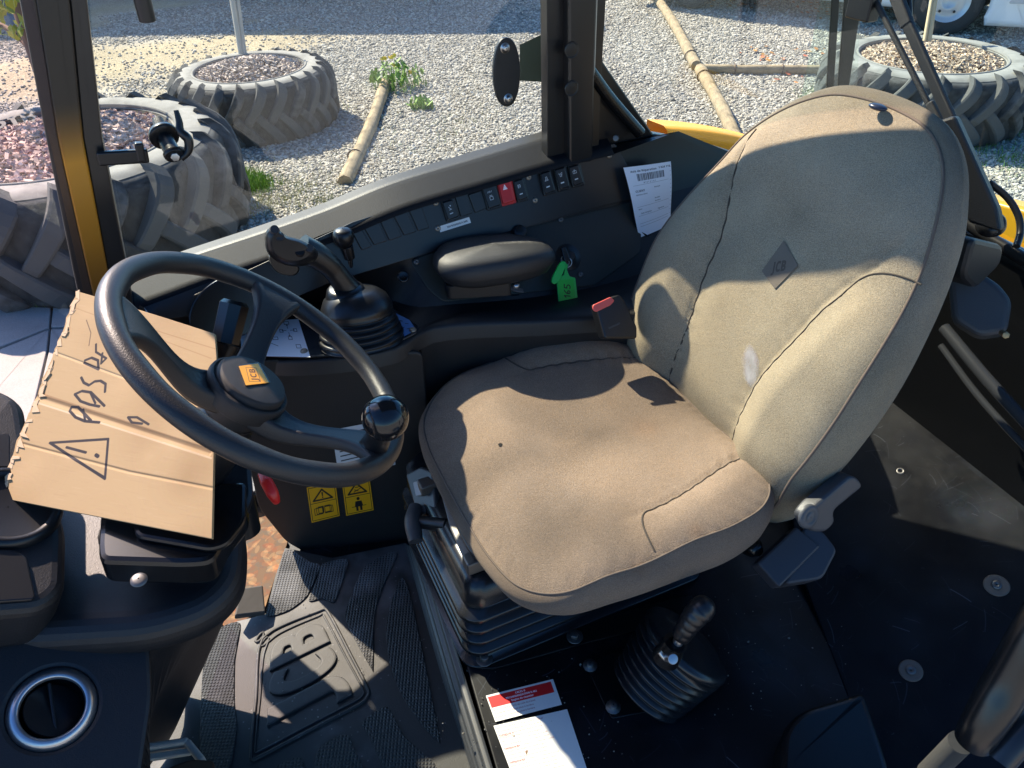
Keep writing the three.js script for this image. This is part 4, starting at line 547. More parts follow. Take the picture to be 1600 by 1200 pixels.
// ---- joystick and small lever
{
  const z = -1.325, q = (x, y, d = 0) => onZ(x, y, z + d); const plateP = plane(onY(560, 520, 0.566), V(0, 1, 0.0));
  const t0 = thing('lever_plate', 'blue-grey glossy mounting plate with a white symbol sticker under the joystick', 'mounting plate', onP(520, 530, plateP));
  part('plate', plate(plateP, [[370, 500], [520, 480], [610, 480], [655, 512], [652, 522], [610, 542], [535, 556], [470, 560], [380, 556]], 0.004, { r: 0.02, bevel: 0.0015 }), M(C(0.02, 0.024, 0.03), 0.22), t0);
  const P2 = lift(plateP, 0.0046);
  part('sticker', decal(P2, [[374, 506], [466, 498], [485, 558], [378, 556]]), M(0xffffff, 0.4, { map: canvasTex(512, 320, (g, w, h) => { g.fillStyle = '#e9edf2'; g.fillRect(0, 0, w, h); g.strokeStyle = g.fillStyle = '#23262b'; g.lineWidth = 4; const arrow = (x, y, a, L) => { g.save(); g.translate(x, y); g.rotate(a); g.beginPath(); g.moveTo(-L, 0); g.lineTo(L, 0); g.moveTo(L - 10, -8); g.lineTo(L, 0); g.lineTo(L - 10, 8); g.stroke(); g.restore(); }; for (let k = 0; k < 4; k++) { arrow(400 + 34 * Math.cos(k * 1.57), 96 + 34 * Math.sin(k * 1.57), k * 1.57, 18); } g.strokeRect(380, 16, 40, 26); g.strokeRect(330, 84, 26, 26); g.strokeRect(444, 84, 26, 26); g.strokeRect(386, 150, 28, 26); arrow(120, 90, 0, 40); arrow(120, 150, 2.4, 50); g.beginPath(); g.moveTo(180, 60); g.lineTo(230, 120); g.lineTo(210, 190); g.lineTo(290, 230); g.stroke(); g.strokeRect(60, 40, 36, 24); g.strokeRect(260, 150, 40, 22); g.strokeRect(430, 220, 34, 28); arrow(240, 60, 0.2, 40); }) }), t0);
  part('label', decal(P2, [[612, 486], [640, 500], [650, 515], [616, 535]]), M(0xffffff, 0.3, { map: canvasTex(128, 128, (g) => { g.fillStyle = '#5b86c0'; g.fillRect(0, 0, 128, 128); g.fillStyle = '#1a2c48'; for (let k = 0; k < 7; k++) g.fillRect(14 + (k % 3) * 34, 18 + k * 14, 22, 6); }) }), t0);
  for (const [x, y] of [[475, 549], [645, 516], [436, 503]]) part('screw', lathe([[0.001, 0.003], [0.003, 0.005], [0.006, 0.004], [0.0075, 0.001], [0.0075, 0]], onP(x, y, P2), P2.n, 16), M(C(0.3, 0.25, 0.2), 0.45, { metalness: 0.8 }), t0);
  const b0 = onP(566, 532, P2), tp = q(552, 450); const t = thing('joystick', 'black joystick with buttons on its angled grip above a pleated rubber boot', 'joystick', b0);
  const ax = tp.clone().sub(b0), Lb = ax.length(); const prof = [[0.084, 0]]; const pl = 5; for (let k = 0; k < pl; k++) { const y = Lb * (0.05 + 0.11 * k), r = 0.084 - 0.0035 * k; prof.push([r - 0.008, y], [r, y + Lb * 0.03], [r + 0.001, y + Lb * 0.06], [r - 0.002, y + Lb * 0.09]); } prof.push([0.071, Lb * 0.62], [0.069, Lb * 0.68], [0.062, Lb * 0.82], [0.048, Lb * 0.93], [0.038, Lb * 0.97], [0.001, Lb * 1.0]);
  part('boot', lathe(prof, b0, ax, 48), mPlasticSmooth, t);
  part('collar', lathe([[0.001, 0.034], [0.028, 0.033], [0.036, 0.026], [0.041, 0.01], [0.042, 0.0], [0.04, -0.012], [0.02, -0.014]], q(543, 470), q(540, 420).sub(q(552, 480)), 36), mPlasticSmooth, t);
  part('grip', tube([q(556, 466), q(535, 440), q(515, 415), q(492, 398), q(470, 388)], [0.028, 0.0225, 0.021, 0.024, 0.027], { sides: 20 }), mPlasticSmooth, t);
  // head: angled block with rounded edges
  const hd = (x, y, d) => onZ(x, y, z + d); const ring = (pts, d, s) => { const cx = pts.reduce((a, p) => a + p[0], 0) / pts.length, cy = pts.reduce((a, p) => a + p[1], 0) / pts.length; const sm = new THREE.CatmullRomCurve3(pts.map(([x, y]) => hd(cx + (x - cx) * s, cy + (y - cy) * s, d)), true, 'centripetal'); return sm.getSpacedPoints(48).slice(0, 48); };
  const hp = [[414, 366], [421, 356], [434, 358], [448, 368], [472, 375], [494, 389], [497, 402], [480, 414], [456, 416], [432, 408], [417, 393]];
  part('head', loft([ring(hp, 0.044, 0.7), ring(hp, 0.038, 0.92), ring(hp, 0.022, 1), ring(hp, -0.016, 1), ring(hp, -0.03, 0.93), ring(hp, -0.035, 0.7)], { closed: true, capA: true, capB: true }), mPlasticSmooth, t);
  part('trigger', loft([ring([[420, 398], [440, 410], [468, 418], [462, 430], [438, 428], [424, 416]], 0.018, 0.9), ring([[420, 398], [440, 410], [468, 418], [462, 430], [438, 428], [424, 416]], -0.012, 1)], { closed: true, capA: true, capB: true }), mPlasticSmooth, t);
  for (const [x, y, r] of [[429, 359, 0.009], [437, 370, 0.009], [483, 388, 0.009], [468, 392, 0.011]]) part('button', orient(new THREE.CylinderGeometry(r * 0.8, r, 0.008, 20), q(x, y, 0.04), V(0.05, 0.62, 0.75)), x === 468 ? mPlasticSmooth : M(C(0.05, 0.05, 0.052), 0.3), t);
  const z2 = -1.43, p = (x, y) => onZ(x, y, z2); const t2 = thing('gear_lever', 'small straight lever with a black ball knob between joystick and armrest', 'lever', p(548, 440));
  part('shaft', [cyl(p(552, 445), p(546, 398), 0.0055, 0.005), cyl(p(547, 404), p(542, 384), 0.0105, 0.012)], mPlasticSmooth, t2);
  part('knob', lathe([[0.001, -0.022], [0.01, -0.02], [0.019, -0.008], [0.0215, 0.004], [0.019, 0.015], [0.012, 0.0195], [0.001, 0.021]], p(537, 372), p(536, 360).sub(p(540, 390)), 32), mPlasticSmooth, t2);
}
// ---- stickers on the front wall of the console
{
  const A = onY(450, 562, 0.53), B = onY(640, 545, 0.53), P = plane(A.clone().lerp(B, 0.5).add(V(0, 0, 0.034)), V(-(B.z - A.z), 0, B.x - A.x).normalize().multiplyScalar(1)); if (P.n.z < 0) P.n.negate(); P.u = V(0, 1, 0).cross(P.n).normalize(); P.v = V(0, 1, 0);
  const wl = thing('console_foot', 'black moulded panel closing the footwell below the joystick', 'panel', onP(520, 750, P));
  part('panel', plate(lift(P, -0.012), [[392, 560], [660, 545], [690, 870], [640, 868], [500, 872], [447, 842], [405, 790], [385, 700]], 0.01, { r: 0.02, bevel: 0.004 }), mPlastic, wl);
  const P3 = lift(P, 0.0006);
  const st = (nm, px, w, h, draw, lab, cat) => { const t = thing(nm, lab, cat, onP(px[0][0], px[0][1], P3)); part('print', decal(P3, px), M(0xffffff, 0.45, { map: canvasTex(w, h, draw) }), t); };
  const frame = (g, w, h) => { g.fillStyle = '#e0a008'; g.fillRect(0, 0, w, h); g.strokeStyle = '#151515'; g.lineWidth = 4; g.strokeRect(10, 10, w - 20, h - 20); g.beginPath(); g.moveTo(10, h * 0.48); g.lineTo(w - 10, h * 0.48); g.stroke(); g.lineJoin = 'round'; g.lineWidth = 11; g.beginPath(); g.moveTo(w / 2, 32); g.lineTo(w - 34, h * 0.41); g.lineTo(34, h * 0.41); g.closePath(); g.stroke(); g.fillStyle = '#151515'; };
  st('warning_sticker', [[479, 762], [524, 753], [531, 806], [487, 817]], 200, 250, (g, w, h) => { frame(g, w, h); g.beginPath(); g.moveTo(94, 52); g.lineTo(106, 52); g.lineTo(103, 80); g.lineTo(97, 80); g.fill(); g.beginPath(); g.arc(100, 88, 5, 0, 7); g.fill(); g.lineWidth = 4; for (const s of [-1, 1]) for (let k = 0; k < 3; k++) { g.strokeRect(100 + (s < 0 ? -40 - k * 14 : 4), 150 + k * 4, 36 + k * 10, 46); } }, 'yellow warning sticker with a triangle above an open book', 'sticker');
  st('warning_sticker', [[534, 752], [577, 744], [584, 797], [541, 806]], 200, 250, (g, w, h) => { frame(g, w, h); g.lineWidth = 5; g.beginPath(); g.moveTo(75, 92); g.lineTo(130, 70); g.moveTo(80, 76); g.lineTo(110, 88); g.moveTo(88, 62); g.lineTo(118, 60); g.stroke(); g.beginPath(); g.arc(100, 142, 11, 0, 7); g.fill(); g.beginPath(); g.moveTo(78, 160); g.lineTo(122, 160); g.lineTo(130, 200); g.lineTo(70, 200); g.fill(); g.fillRect(78, 200, 16, 30); g.fillRect(106, 200, 16, 30); g.fillRect(48, 196, 104, 4); }, 'yellow warning sticker with a belted driver pictogram', 'sticker');
  st('data_label', [[518, 672], [612, 654], [618, 726], [530, 748]], 256, 180, (g, w, h) => { g.fillStyle = '#c9ccd0'; g.fillRect(0, 0, w, h); g.fillStyle = '#222'; g.fillRect(120, 18, 110, 14); g.font = '14px sans-serif'; for (let k = 0; k < 7; k++) g.fillRect(20, 46 + k * 17, 60 + (k * 37) % 120, 4); }, 'white data label on the console wall behind the wheel spinner', 'label');
}

// ================================================================ driver's seat
const seat = thing('driver_seat', 'worn beige cloth driver seat with tall backrest and rubber suspension bellows', 'seat', V(0.6, 0.1, -0.95));
const closedOutline = (pts) => { const c = new THREE.CatmullRomCurve3(pts.map(([a, b]) => V(a, b, 0)), true, 'centripetal').getSpacedPoints(400); return c; };
function polarPad({ pts, c, basis: [o, ua, ub, un], front, edge, thick, back, NT = 160, NR = 44, stainAndShade }) {
  const ol = closedOutline(pts), tab = ol.map((p) => [Math.atan2(p.y - c[1], p.x - c[0]), Math.hypot(p.x - c[0], p.y - c[1])]).sort((a, b) => a[0] - b[0]);
  const R = (th) => { const n = tab.length; while (th < tab[0][0]) th += 2 * Math.PI; while (th >= tab[0][0] + 2 * Math.PI) th -= 2 * Math.PI; let lo = 0, hi = n; while (hi - lo > 1) { const m = (lo + hi) >> 1; if (tab[m][0] <= th) lo = m; else hi = m; } const a = tab[lo], b = lo + 1 < n ? tab[lo + 1] : [tab[0][0] + 2 * Math.PI, tab[0][1]]; return lerp(a[1], b[1], (th - a[0]) / Math.max(1e-6, b[0] - a[0])); };
  const W = (a, b, d) => o.clone().addScaledVector(ua, a).addScaledVector(ub, b).addScaledVector(un, d);
  const D = (a, b) => { const t = Math.hypot(a - c[0], b - c[1]) / R(Math.atan2(b - c[1], a - c[0])); return front(a, b, Math.min(1, t)); };
  const angs = []; for (let i = 0; i < NT; i++) angs.push(i / NT * 2 * Math.PI - Math.PI);
  const rings = [], uvs = []; const shadeOf = stainAndShade || (() => [1, 1, 1]);
  for (let j = 0; j <= NR; j++) { const t = Math.pow(j / NR, 0.75), r = [], u = []; for (const th of angs) { const q = R(th) * Math.max(t, 1e-4), a = c[0] + q * Math.cos(th), b = c[1] + q * Math.sin(th); r.push(W(a, b, front(a, b, t))); u.push([a, b]); } rings.push(r); uvs.push(u); }
  const face = rings.length;
  for (const [k, grow] of edge) { const r = [], u = []; for (const th of angs) { const q0 = R(th), q = q0 + grow, a = c[0] + q * Math.cos(th), b = c[1] + q * Math.sin(th), f0 = front(c[0] + q0 * Math.cos(th), c[1] + q0 * Math.sin(th), 1); r.push(W(a, b, lerp(f0, back(a, b), k))); u.push([a + Math.cos(th) * k * thick, b + Math.sin(th) * k * thick]); } rings.push(r); uvs.push(u); }
  for (const t of [0.9, 0.6, 0.01]) { const r = [], u = []; for (const th of angs) { const q = R(th) * t, a = c[0] + q * Math.cos(th), b = c[1] + q * Math.sin(th); r.push(W(a, b, back(a, b) - 0.012)); u.push([a, b]); } rings.push(r); uvs.push(u); }
  const mk = (rs, us, side) => { const g = loft(rs, { closed: true }); const uv = g.attributes.uv, m = rs[0].length, col = new Float32Array(uv.count * 3); us.forEach((u, j) => { for (let i = 0; i <= m; i++) { uv.setXY(j * (m + 1) + i, u[i % m][0], u[i % m][1]); const c3 = shadeOf(u[i % m][0], u[i % m][1], side); col.set(c3, 3 * (j * (m + 1) + i)); } }); g.setAttribute('color', new THREE.BufferAttribute(col, 3)); return g; };
  return { face: mk(rings.slice(0, face), uvs.slice(0, face), false), gusset: mk(rings.slice(face - 1), uvs.slice(face - 1), true), D, W, R, edgePts: rings[face - 1] };
}
const blot = (a, b, x, y, r, e = 1) => Math.exp(-(((a - x) / r) ** 2 + ((b - y) / (r * e)) ** 2));
const grime = (a, b, f) => fbm(((a * f) % 1 + 1) % 1, ((b * f) % 1 + 1) % 1, 8, 4);
// ---- backrest
{
  const lean = 22 * rad, un = V(-Math.cos(lean), Math.sin(lean), 0), ub = V(Math.sin(lean), Math.cos(lean), 0), ua = V(0, 0, 1), o = V(0.8, 0.46, -0.945);
  const half = [[0.1, -0.09], [0.19, -0.092], [0.248, -0.062], [0.272, 0.03], [0.285, 0.14], [0.286, 0.24], [0.272, 0.34], [0.25, 0.42], [0.222, 0.49], [0.175, 0.555], [0.115, 0.596], [0.05, 0.61]];
  const pts = [...half, ...half.slice().reverse().map(([a, b]) => [-a, b])];
  const hw = (u) => { for (let i = 0; i + 1 < half.length; i++) if (u <= half[i + 1][1]) return lerp(half[i][0], half[i + 1][0], Math.max(0, (u - half[i][1]) / (half[i + 1][1] - half[i][1]))); return 0.05; };
  const seamHW = (u) => 0.105 + 0.03 * sst(0.1, 0.28, u) + 0.07 * sst(0.26, 0.47, u);
  const front = (a, u, t) => {
    const w = Math.abs(a), s = seamHW(u), bol = 0.044 * sst(0.46, 0.2, u) * sst(s - 0.02, s + 0.075, w), lum = 0.018 * Math.exp(-(((u - 0.16) / 0.13) ** 2)) * (1 - sst(0.06, 0.2, w));
    const dish = -0.012 * sst(0.2, 0.45, u) * (1 - (w / 0.3) ** 2), curl = -0.035 * sst(0.42, 0.62, u) ** 1.5, low = -0.03 * sst(0.05, -0.08, u);
    const gr = u < 0.47 ? -0.0045 * Math.exp(-(((w - s) / 0.007) ** 2)) * sst(-0.02, 0.03, u) : 0;
    return bol + lum + dish + curl + low + gr - 0.02 * Math.pow(t, 9) + 0.002 * Math.sin(a * 31 + u * 17) * (1 - t) + 0.0012 * Math.sin(u * 190 + 2 * Math.sin(a * 50)) * Math.exp(-(((w - s) / 0.02) ** 2)) * sst(0.47, 0.4, u) + 0.003 * sst(0.1, 0, u) * Math.sin(a * 52 + u * 20) * (1 - t);
  };
  const pad = polarPad({ pts, c: [0, 0.27], basis: [o, ua, ub, un], front, thick: 0.12, NR: 56, stainAndShade: (a, u, side) => { const d = 1 + 0.22 * (grime(a, u, 0.9) - 0.5) - 0.22 * sst(0.5, 0.62, u) - 0.16 * blot(a, u, 0.2, 0.1, 0.05) - 0.1 * blot(a, u, 0.1, 0.5, 0.06) - (side ? 0.16 : 0) - 0.15 * sst(0.03, -0.06, u); return [d, d * 0.985, d * (0.9 + 0.06 * sst(0.2, 0.5, u))]; }, back: (a, u) => -0.105 - 0.015 * sst(0.3, 0.5, u), edge: [[0.04, 0.004], [0.12, 0.012], [0.3, 0.02], [0.55, 0.018], [0.8, 0.006], [0.95, -0.012], [1.0, -0.03]] });  // grime and smudges; darker crown, sides and foot; yellow glare painted in low
  const bk = part('backrest', [pad.face, pad.gusset], mFabric, seat);
  part('piping', tube(pad.edgePts.filter((_, i) => i % 2 === 0), 0.0026, { seg: 220, sides: 8, closed: true }), mPiping, bk);
  const seam = (f, n = 30) => tube(Array.from({ length: n + 1 }, (_, i) => { const [a, b] = f(i / n); return pad.W(a, b, pad.D(a, b) + 0.0003); }), 0.0016, { seg: 80, sides: 6 });
  part('seam', seam((k) => { const u = lerp(-0.05, 0.5, k); return [-seamHW(u), u]; }), mSeam, bk);
  part('seam', seam((k) => { const u = lerp(-0.05, 0.33, k); return [seamHW(u) + 0.012 * k, u]; }), mSeam, bk);
  part('seam', seam((k) => { const u = lerp(0.33, 0.4, Math.sin(k * 1.57)); return [seamHW(0.33) + 0.012 + 0.1 * k * k, u]; }, 16), mSeam, bk);
  // embroidered patch
  const PB = plane(pad.W(0, 0.3, 0), un, ua); const pc = [[1222, 375], [1247, 415], [1215, 452], [1192, 424]].map(([x, y]) => { const p = onP(x, y, PB), w = p.clone().sub(o), a = w.dot(ua), u = w.dot(ub); return pad.W(a, u, pad.D(a, u) + 0.0022); });
  part('patch', quad3(pc, 6), M(0xffffff, 0.9, { bumpMap: fabricBump, bumpScale: 0.0006, map: canvasTex(256, 256, (g, w, h) => { g.fillStyle = '#6f665c'; g.fillRect(0, 0, w, h); g.save(); g.translate(128, 128); g.rotate(-2.1 + Math.PI / 2 - 0.25); g.font = 'bold 92px sans-serif'; g.textAlign = 'center'; g.textBaseline = 'middle'; g.scale(0.9, 1.15); g.fillStyle = '#544b43'; g.fillText('JCB', 0, 0); g.strokeStyle = '#4a4037'; g.lineWidth = 3; g.strokeText('JCB', 0, 0); g.restore(); }) }), bk);
  // worn pale spot
  const spot = [[1160, 535], [1205, 535], [1205, 615], [1160, 615]].map(([x, y]) => { const w = onP(x, y, PB).sub(o); return [w.dot(ua), w.dot(ub)]; });
  const sg = []; for (let j = 0; j <= 8; j++) { const r = []; for (let i = 0; i <= 8; i++) { const A = i / 8, B = j / 8, a = lerp(lerp(spot[0][0], spot[1][0], A), lerp(spot[3][0], spot[2][0], A), B), u = lerp(lerp(spot[0][1], spot[1][1], A), lerp(spot[3][1], spot[2][1], A), B); r.push(pad.W(a, u, pad.D(a, u) + 0.0012)); } sg.push(r); }
  const g9 = loft(sg), uv9 = g9.attributes.uv; for (let j = 0; j <= 8; j++) for (let i = 0; i <= 8; i++) uv9.setXY(j * 9 + i, i / 8, 1 - j / 8);
  const spotTex = canvasTex(128, 128, (g) => { g.clearRect(0, 0, 128, 128); for (let k = 0; k < 260; k++) { const a = rnd() * 6.28, r = 44 * Math.sqrt(rnd()); g.fillStyle = k % 9 ? 'rgba(200,200,190,0.035)' : 'rgba(120,110,90,0.04)'; g.beginPath(); g.ellipse(64 + r * 0.7 * Math.cos(a), 60 + r * Math.sin(a), 10, 13, 0, 0, 7); g.fill(); } });
  part('worn_spot', g9, new THREE.MeshStandardMaterial({ map: spotTex, transparent: true, roughness: 0.95, side: THREE.DoubleSide }), bk);
  // dark plug and tear on the crown
  const pt = (x, y, h) => { const P = plane(pad.W(0.05, 0.6, -0.03), V(-0.2, 1, 0.1)); return onP(x, y, P).add(V(0, h, 0)); };
  part('plug', orient(new THREE.SphereGeometry(0.016, 20, 12).scale(1, 0.36, 0.8), pad.W(0.012, 0.606, -0.047), V(0.2, 1, 0.0)), M(C(0.02, 0.03, 0.06), 0.3), bk);
  part('recliner_cover', plate(plane(V(0.92, 0.6, -0.72), V(0.2, 0.1, 1)), [[1475, 360], [1525, 372], [1520, 402], [1480, 440], [1460, 420]], 0.05, { r: 0.02, bevel: 0.008 }), mPlastic, seat);
}
// ---- cushion
const cushY = 0.478;
{
  const o = V(0.57, cushY, -0.955), ua = V(1, 0, 0), ub = V(0, 0, 1), un = V(0, 1, 0);
  const half = [[-0.287, 0.06], [-0.282, 0.16], [-0.262, 0.235], [-0.21, 0.286], [-0.12, 0.302], [0.0, 0.31], [0.09, 0.312], [0.155, 0.296], [0.205, 0.255], [0.232, 0.18], [0.238, 0.07]];
  const pts = [...half, ...half.slice().reverse().map(([a, b]) => [a, -b])];
  const bolLine = (a) => 0.235 - 0.05 * sst(-0.02, 0.25, a);
  const front = (a, b, t) => {
    const w = Math.abs(b), s = bolLine(a), k = sst(-0.1, 0.03, a);
    const bol = 0.02 * k * sst(0.26, 0.1, a) * sst(s - 0.035, s + 0.045, w), dish = -0.022 * (1 - sst(0, 0.24, w)) * sst(-0.22, 0.1, a), wf = -0.04 * sst(-0.13, -0.29, a);
    const gr = k * (-0.005) * Math.exp(-(((w - s + 0.012) / 0.008) ** 2));
    return bol + dish + wf + gr - 0.018 * Math.pow(t, 10) + 0.0025 * Math.sin(a * 23 + b * 13) * (1 - t) + 0.0014 * Math.sin(a * 210 + 3 * Math.sin(b * 40)) * Math.exp(-(((w - s + 0.012) / 0.022) ** 2)) * k + 0.004 * sst(0.12, 0.2, a) * Math.sin(b * 46 + a * 30) * (1 - t) + 0.0016 * Math.sin(Math.atan2(b, a) * 60) * sst(0.86, 0.97, t) * (1 - sst(0.97, 1, t));
  };
  const pad = polarPad({ pts, c: [0, 0], basis: [o, ua, ub, un], front, thick: 0.12, NR: 56, stainAndShade: (a, b, side) => { const d = 0.79 + 0.36 * (grime(a + 0.3, b, 0.8) - 0.5) - 0.34 * blot(a, b, -0.19, 0.17, 0.07, 1.3) - 0.2 * blot(a, b, -0.1, 0.22, 0.06) - 0.12 * blot(a, b, 0.2, 0, 0.14) - 0.1 * sst(-0.22, -0.28, a) - (side ? 0.14 : 0); const rust = 0.2 * blot(a, b, 0.02, 0.3, 0.012) + 0.2 * blot(a, b, -0.09, 0.31, 0.014) + 0.12 * blot(a, b, 0.1, 0.02, 0.03); return [d * 0.97 + rust * 0.3, d * 0.85 - rust * 0.1, d * 0.83 - rust * 0.4]; }, back: () => -0.108, edge: [[0.05, 0.005], [0.2, 0.012], [0.4, 0.013], [0.65, 0.008], [0.85, -0.002], [1.0, -0.02]], NT: 180 });  // grime and rust spots, plus overall darkness painted in for shade
  const cu = part('cushion', [pad.face, pad.gusset], mFabric, seat);
  part('piping', tube(pad.edgePts.filter((_, i) => i % 2 === 0).map((p) => p.clone().add(V(0, 0.0005, 0))), 0.0018, { seg: 220, sides: 6, closed: true }), mPiping, cu);
  for (const s of [-1, 1]) {
    const f = (a) => [a, s * (bolLine(a) - 0.012)]; const P = (a, b) => pad.W(a, b, pad.D(a, b) + 0.0004);
    const L = []; for (let i = 0; i <= 24; i++) L.push(P(...f(lerp(-0.02, 0.215, i / 24)))); const lead = []; for (let i = 0; i <= 8; i++) { const k = i / 8; lead.push(P(-0.02 - 0.035 * Math.sin(k * 1.57), s * lerp(bolLine(-0.02) - 0.012, 0.296, k * k))); }
    part('seam', tube([...lead.slice().reverse(), ...L.slice(1)], 0.0017, { seg: 100, sides: 6 }), mSeam, cu);
  }
  const hole = onY(782, 698, cushY - 0.012); part('burn_hole', orient(new THREE.CircleGeometry(0.0042, 16).rotateX(-Math.PI / 2), hole.setY(pad.D(hole.x - o.x, hole.z - o.z) + cushY + 0.0012), V(0, 1, 0)), M(C(0.01, 0.01, 0.01), 1), cu);
  // plastic pan under the cushion, seen at the front
  part('seat_pan', [abox(0.36, 0.8, 0.325, 0.362, -1.2, -0.72, 0.02)], mGloss, seat);
}
// ---- suspension: bellows, runners, controls
{
  const zn = -0.86, y0 = 0.105, y1 = 0.3; const rings = []; const rect = (x0, x1, z0, z1, r, y) => { const p = []; const cs = [[x1 - r, z1 - r, 0], [x0 + r, z1 - r, 1], [x0 + r, z0 + r, 2], [x1 - r, z0 + r, 3]]; for (const [cx, cz, k] of cs) for (let i = 0; i <= 6; i++) { const a = (k + i / 6) * Math.PI / 2; p.push(V(cx + r * Math.cos(a), y, cz + r * Math.sin(a))); } return p; };
  const cl = onY(708, 1012, y0), cr2 = onY(1062, 950, y0); const x0 = cl.x + 0.01, z1 = (cl.z + cr2.z) / 2 + 0.005, x1 = 0.78, z0 = -1.22; void zn;
  const np = 4; for (let k = 0; k < np; k++) { const y = lerp(y0 + 0.012, y1 - 0.05, k / np), h = (y1 - 0.05 - y0) / np; for (const [f, d] of [[0, 0.02], [0.2, 0.008], [0.45, 0], [0.62, 0.003], [0.85, 0.016], [0.97, 0.022]]) rings.push(rect(x0 + d, x1 - d, z0 + d, z1 - d, 0.04, y + h * f)); }
  rings.unshift(rect(x0 - 0.006, x1, z0, z1 + 0.006, 0.04, y0), rect(x0 - 0.006, x1, z0, z1 + 0.006, 0.04, y0 + 0.008)); rings.push(rect(x0 + 0.014, x1, z0, z1 - 0.014, 0.035, y1 - 0.045), rect(x0 + 0.02, x1, z0, z1 - 0.02, 0.03, y1), rect(x0 + 0.04, x1, z0, z1 - 0.04, 0.03, y1 + 0.012), rect(x0 + 0.1, x1 - 0.06, z0 + 0.06, z1 - 0.1, 0.03, y1 + 0.014));
  part('bellows', loft(rings, { closed: true, capB: true }), M(C(0.013, 0.014, 0.016), 0.26), seat);
  const X = x0 + 0.06;
  part('runner', [abox(X - 0.03, X + 0.3, 0.315, 0.345, z1 - 0.075, z1 - 0.045, 0.004), abox(X - 0.04, X + 0.3, 0.315, 0.34, z1 - 0.3, z1 - 0.27, 0.004)], mSteelDull, seat);
  part('adjuster_frame', [plate(plane(onY(715, 830, 0.33), V(-0.3, 1, 0.1)), [[690, 770], [712, 760], [742, 850], [760, 880], [726, 876], [706, 830]], 0.012, { r: 0.006, bevel: 0.003 })], mSteelDull, seat);
  part('release_bar', tube([onY(686, 690, 0.4), onY(690, 725, 0.37), onY(702, 775, 0.355), onY(722, 830, 0.35), onY(742, 865, 0.35), onY(770, 890, 0.35)], 0.0065, { sides: 12, seg: 50 }), mPlasticSmooth, seat);
  const kb = onY(652, 815, 0.28);
  part('control_knob', [tube([onY(650, 792, 0.29), onY(645, 815, 0.285), onY(650, 846, 0.27)], [0.014, 0.017, 0.0165, 0.014], { sides: 18 })], mGreyPlastic, seat);
  part('control_stem', [cyl(kb, onY(700, 822, 0.3), 0.012, 0.016)], mPlasticSmooth, seat);
  part('control_panel', [plate(plane(onY(665, 770, 0.3), V(-0.75, 0.6, 0.2), V(0, 0, 1)), [[642, 742], [666, 730], [684, 738], [690, 796], [660, 806]], 0.016, { r: 0.008, bevel: 0.004 }), plate(plane(onY(690, 720, 0.32), V(-0.6, 0.8, 0.1), V(0, 0, 1)), [[676, 700], [690, 690], [712, 770], [706, 800], [690, 770]], 0.02, { r: 0.005 })], M(C(0.05, 0.055, 0.06), 0.35), seat);
  part('control_button', [plate(plane(onY(660, 765, 0.318), V(-0.75, 0.6, 0.2), V(0, 0, 1)), [[648, 754], [662, 750], [666, 772], [653, 776]], 0.006, { r: 0.004 })], M(C(0.3, 0.3, 0.31), 0.4), seat);
  for (const [x, y] of [[757, 1030], [898, 995]]) { const p = onY(x, y, 0.112); part('bolt', [lathe([[0.001, 0.012], [0.0085, 0.012], [0.0095, 0.009], [0.0095, 0.003]], p, V(0, 1, 0), 6), lathe([[0.001, 0.003], [0.016, 0.003], [0.0165, 0]], p, V(0, 1, 0), 24)], mSteelDull, seat); }
  part('base_flange', plate(plane(V(0.5, 0.1015, -0.9), V(0, 1, 0)), [[728, 1020], [1080, 930], [1098, 962], [905, 1010], [770, 1048], [742, 1046]], 0.006, { r: 0.01, bevel: 0.002 }), mGloss, seat);
}
// ---- recline lever, hinge cover, strap
{
  const z = -0.63, P = plane(V(0.85, 0.42, z), V(0.1, 0.35, 0.95)); const o = plate(P, [[1236, 800], [1250, 782], [1306, 735], [1318, 738], [1327, 752], [1280, 790], [1284, 806], [1270, 822], [1246, 822]], 0.03, { r: 0.012, bevel: 0.006, seg: 3 });
  const m = part('recline_lever', o, mGreyPlastic, seat); part('lever_cap', [lathe([[0.001, 0.008], [0.007, 0.008], [0.008, 0.006], [0.012, 0.006], [0.013, 0.008], [0.019, 0.007], [0.021, 0.003], [0.021, 0]], onP(1261, 806, lift(P, 0.028)), P.n, 28)], M(C(0.07, 0.074, 0.08), 0.5), m);
  const P2 = plane(onY(1225, 875, 0.33), V(-0.05, 0.85, 0.52)); part('armrest_hinge', [plate(P2, [[1172, 884], [1232, 828], [1270, 858], [1206, 922]], 0.03, { r: 0.006, bevel: 0.004 }), plate(lift(P2, -0.03), [[1234, 830], [1262, 838], [1285, 868], [1262, 912], [1204, 921]], 0.055, { r: 0.012, bevel: 0.005 })], M(C(0.03, 0.032, 0.04), 0.5), seat);
  part('hinge_knob', [lathe([[0.001, 0.03], [0.01, 0.03], [0.013, 0.02], [0.018, 0.012], [0.02, 0]], onY(1172, 852, 0.34), V(-0.2, 0.5, 0.9), 24)], mGloss, seat);
}

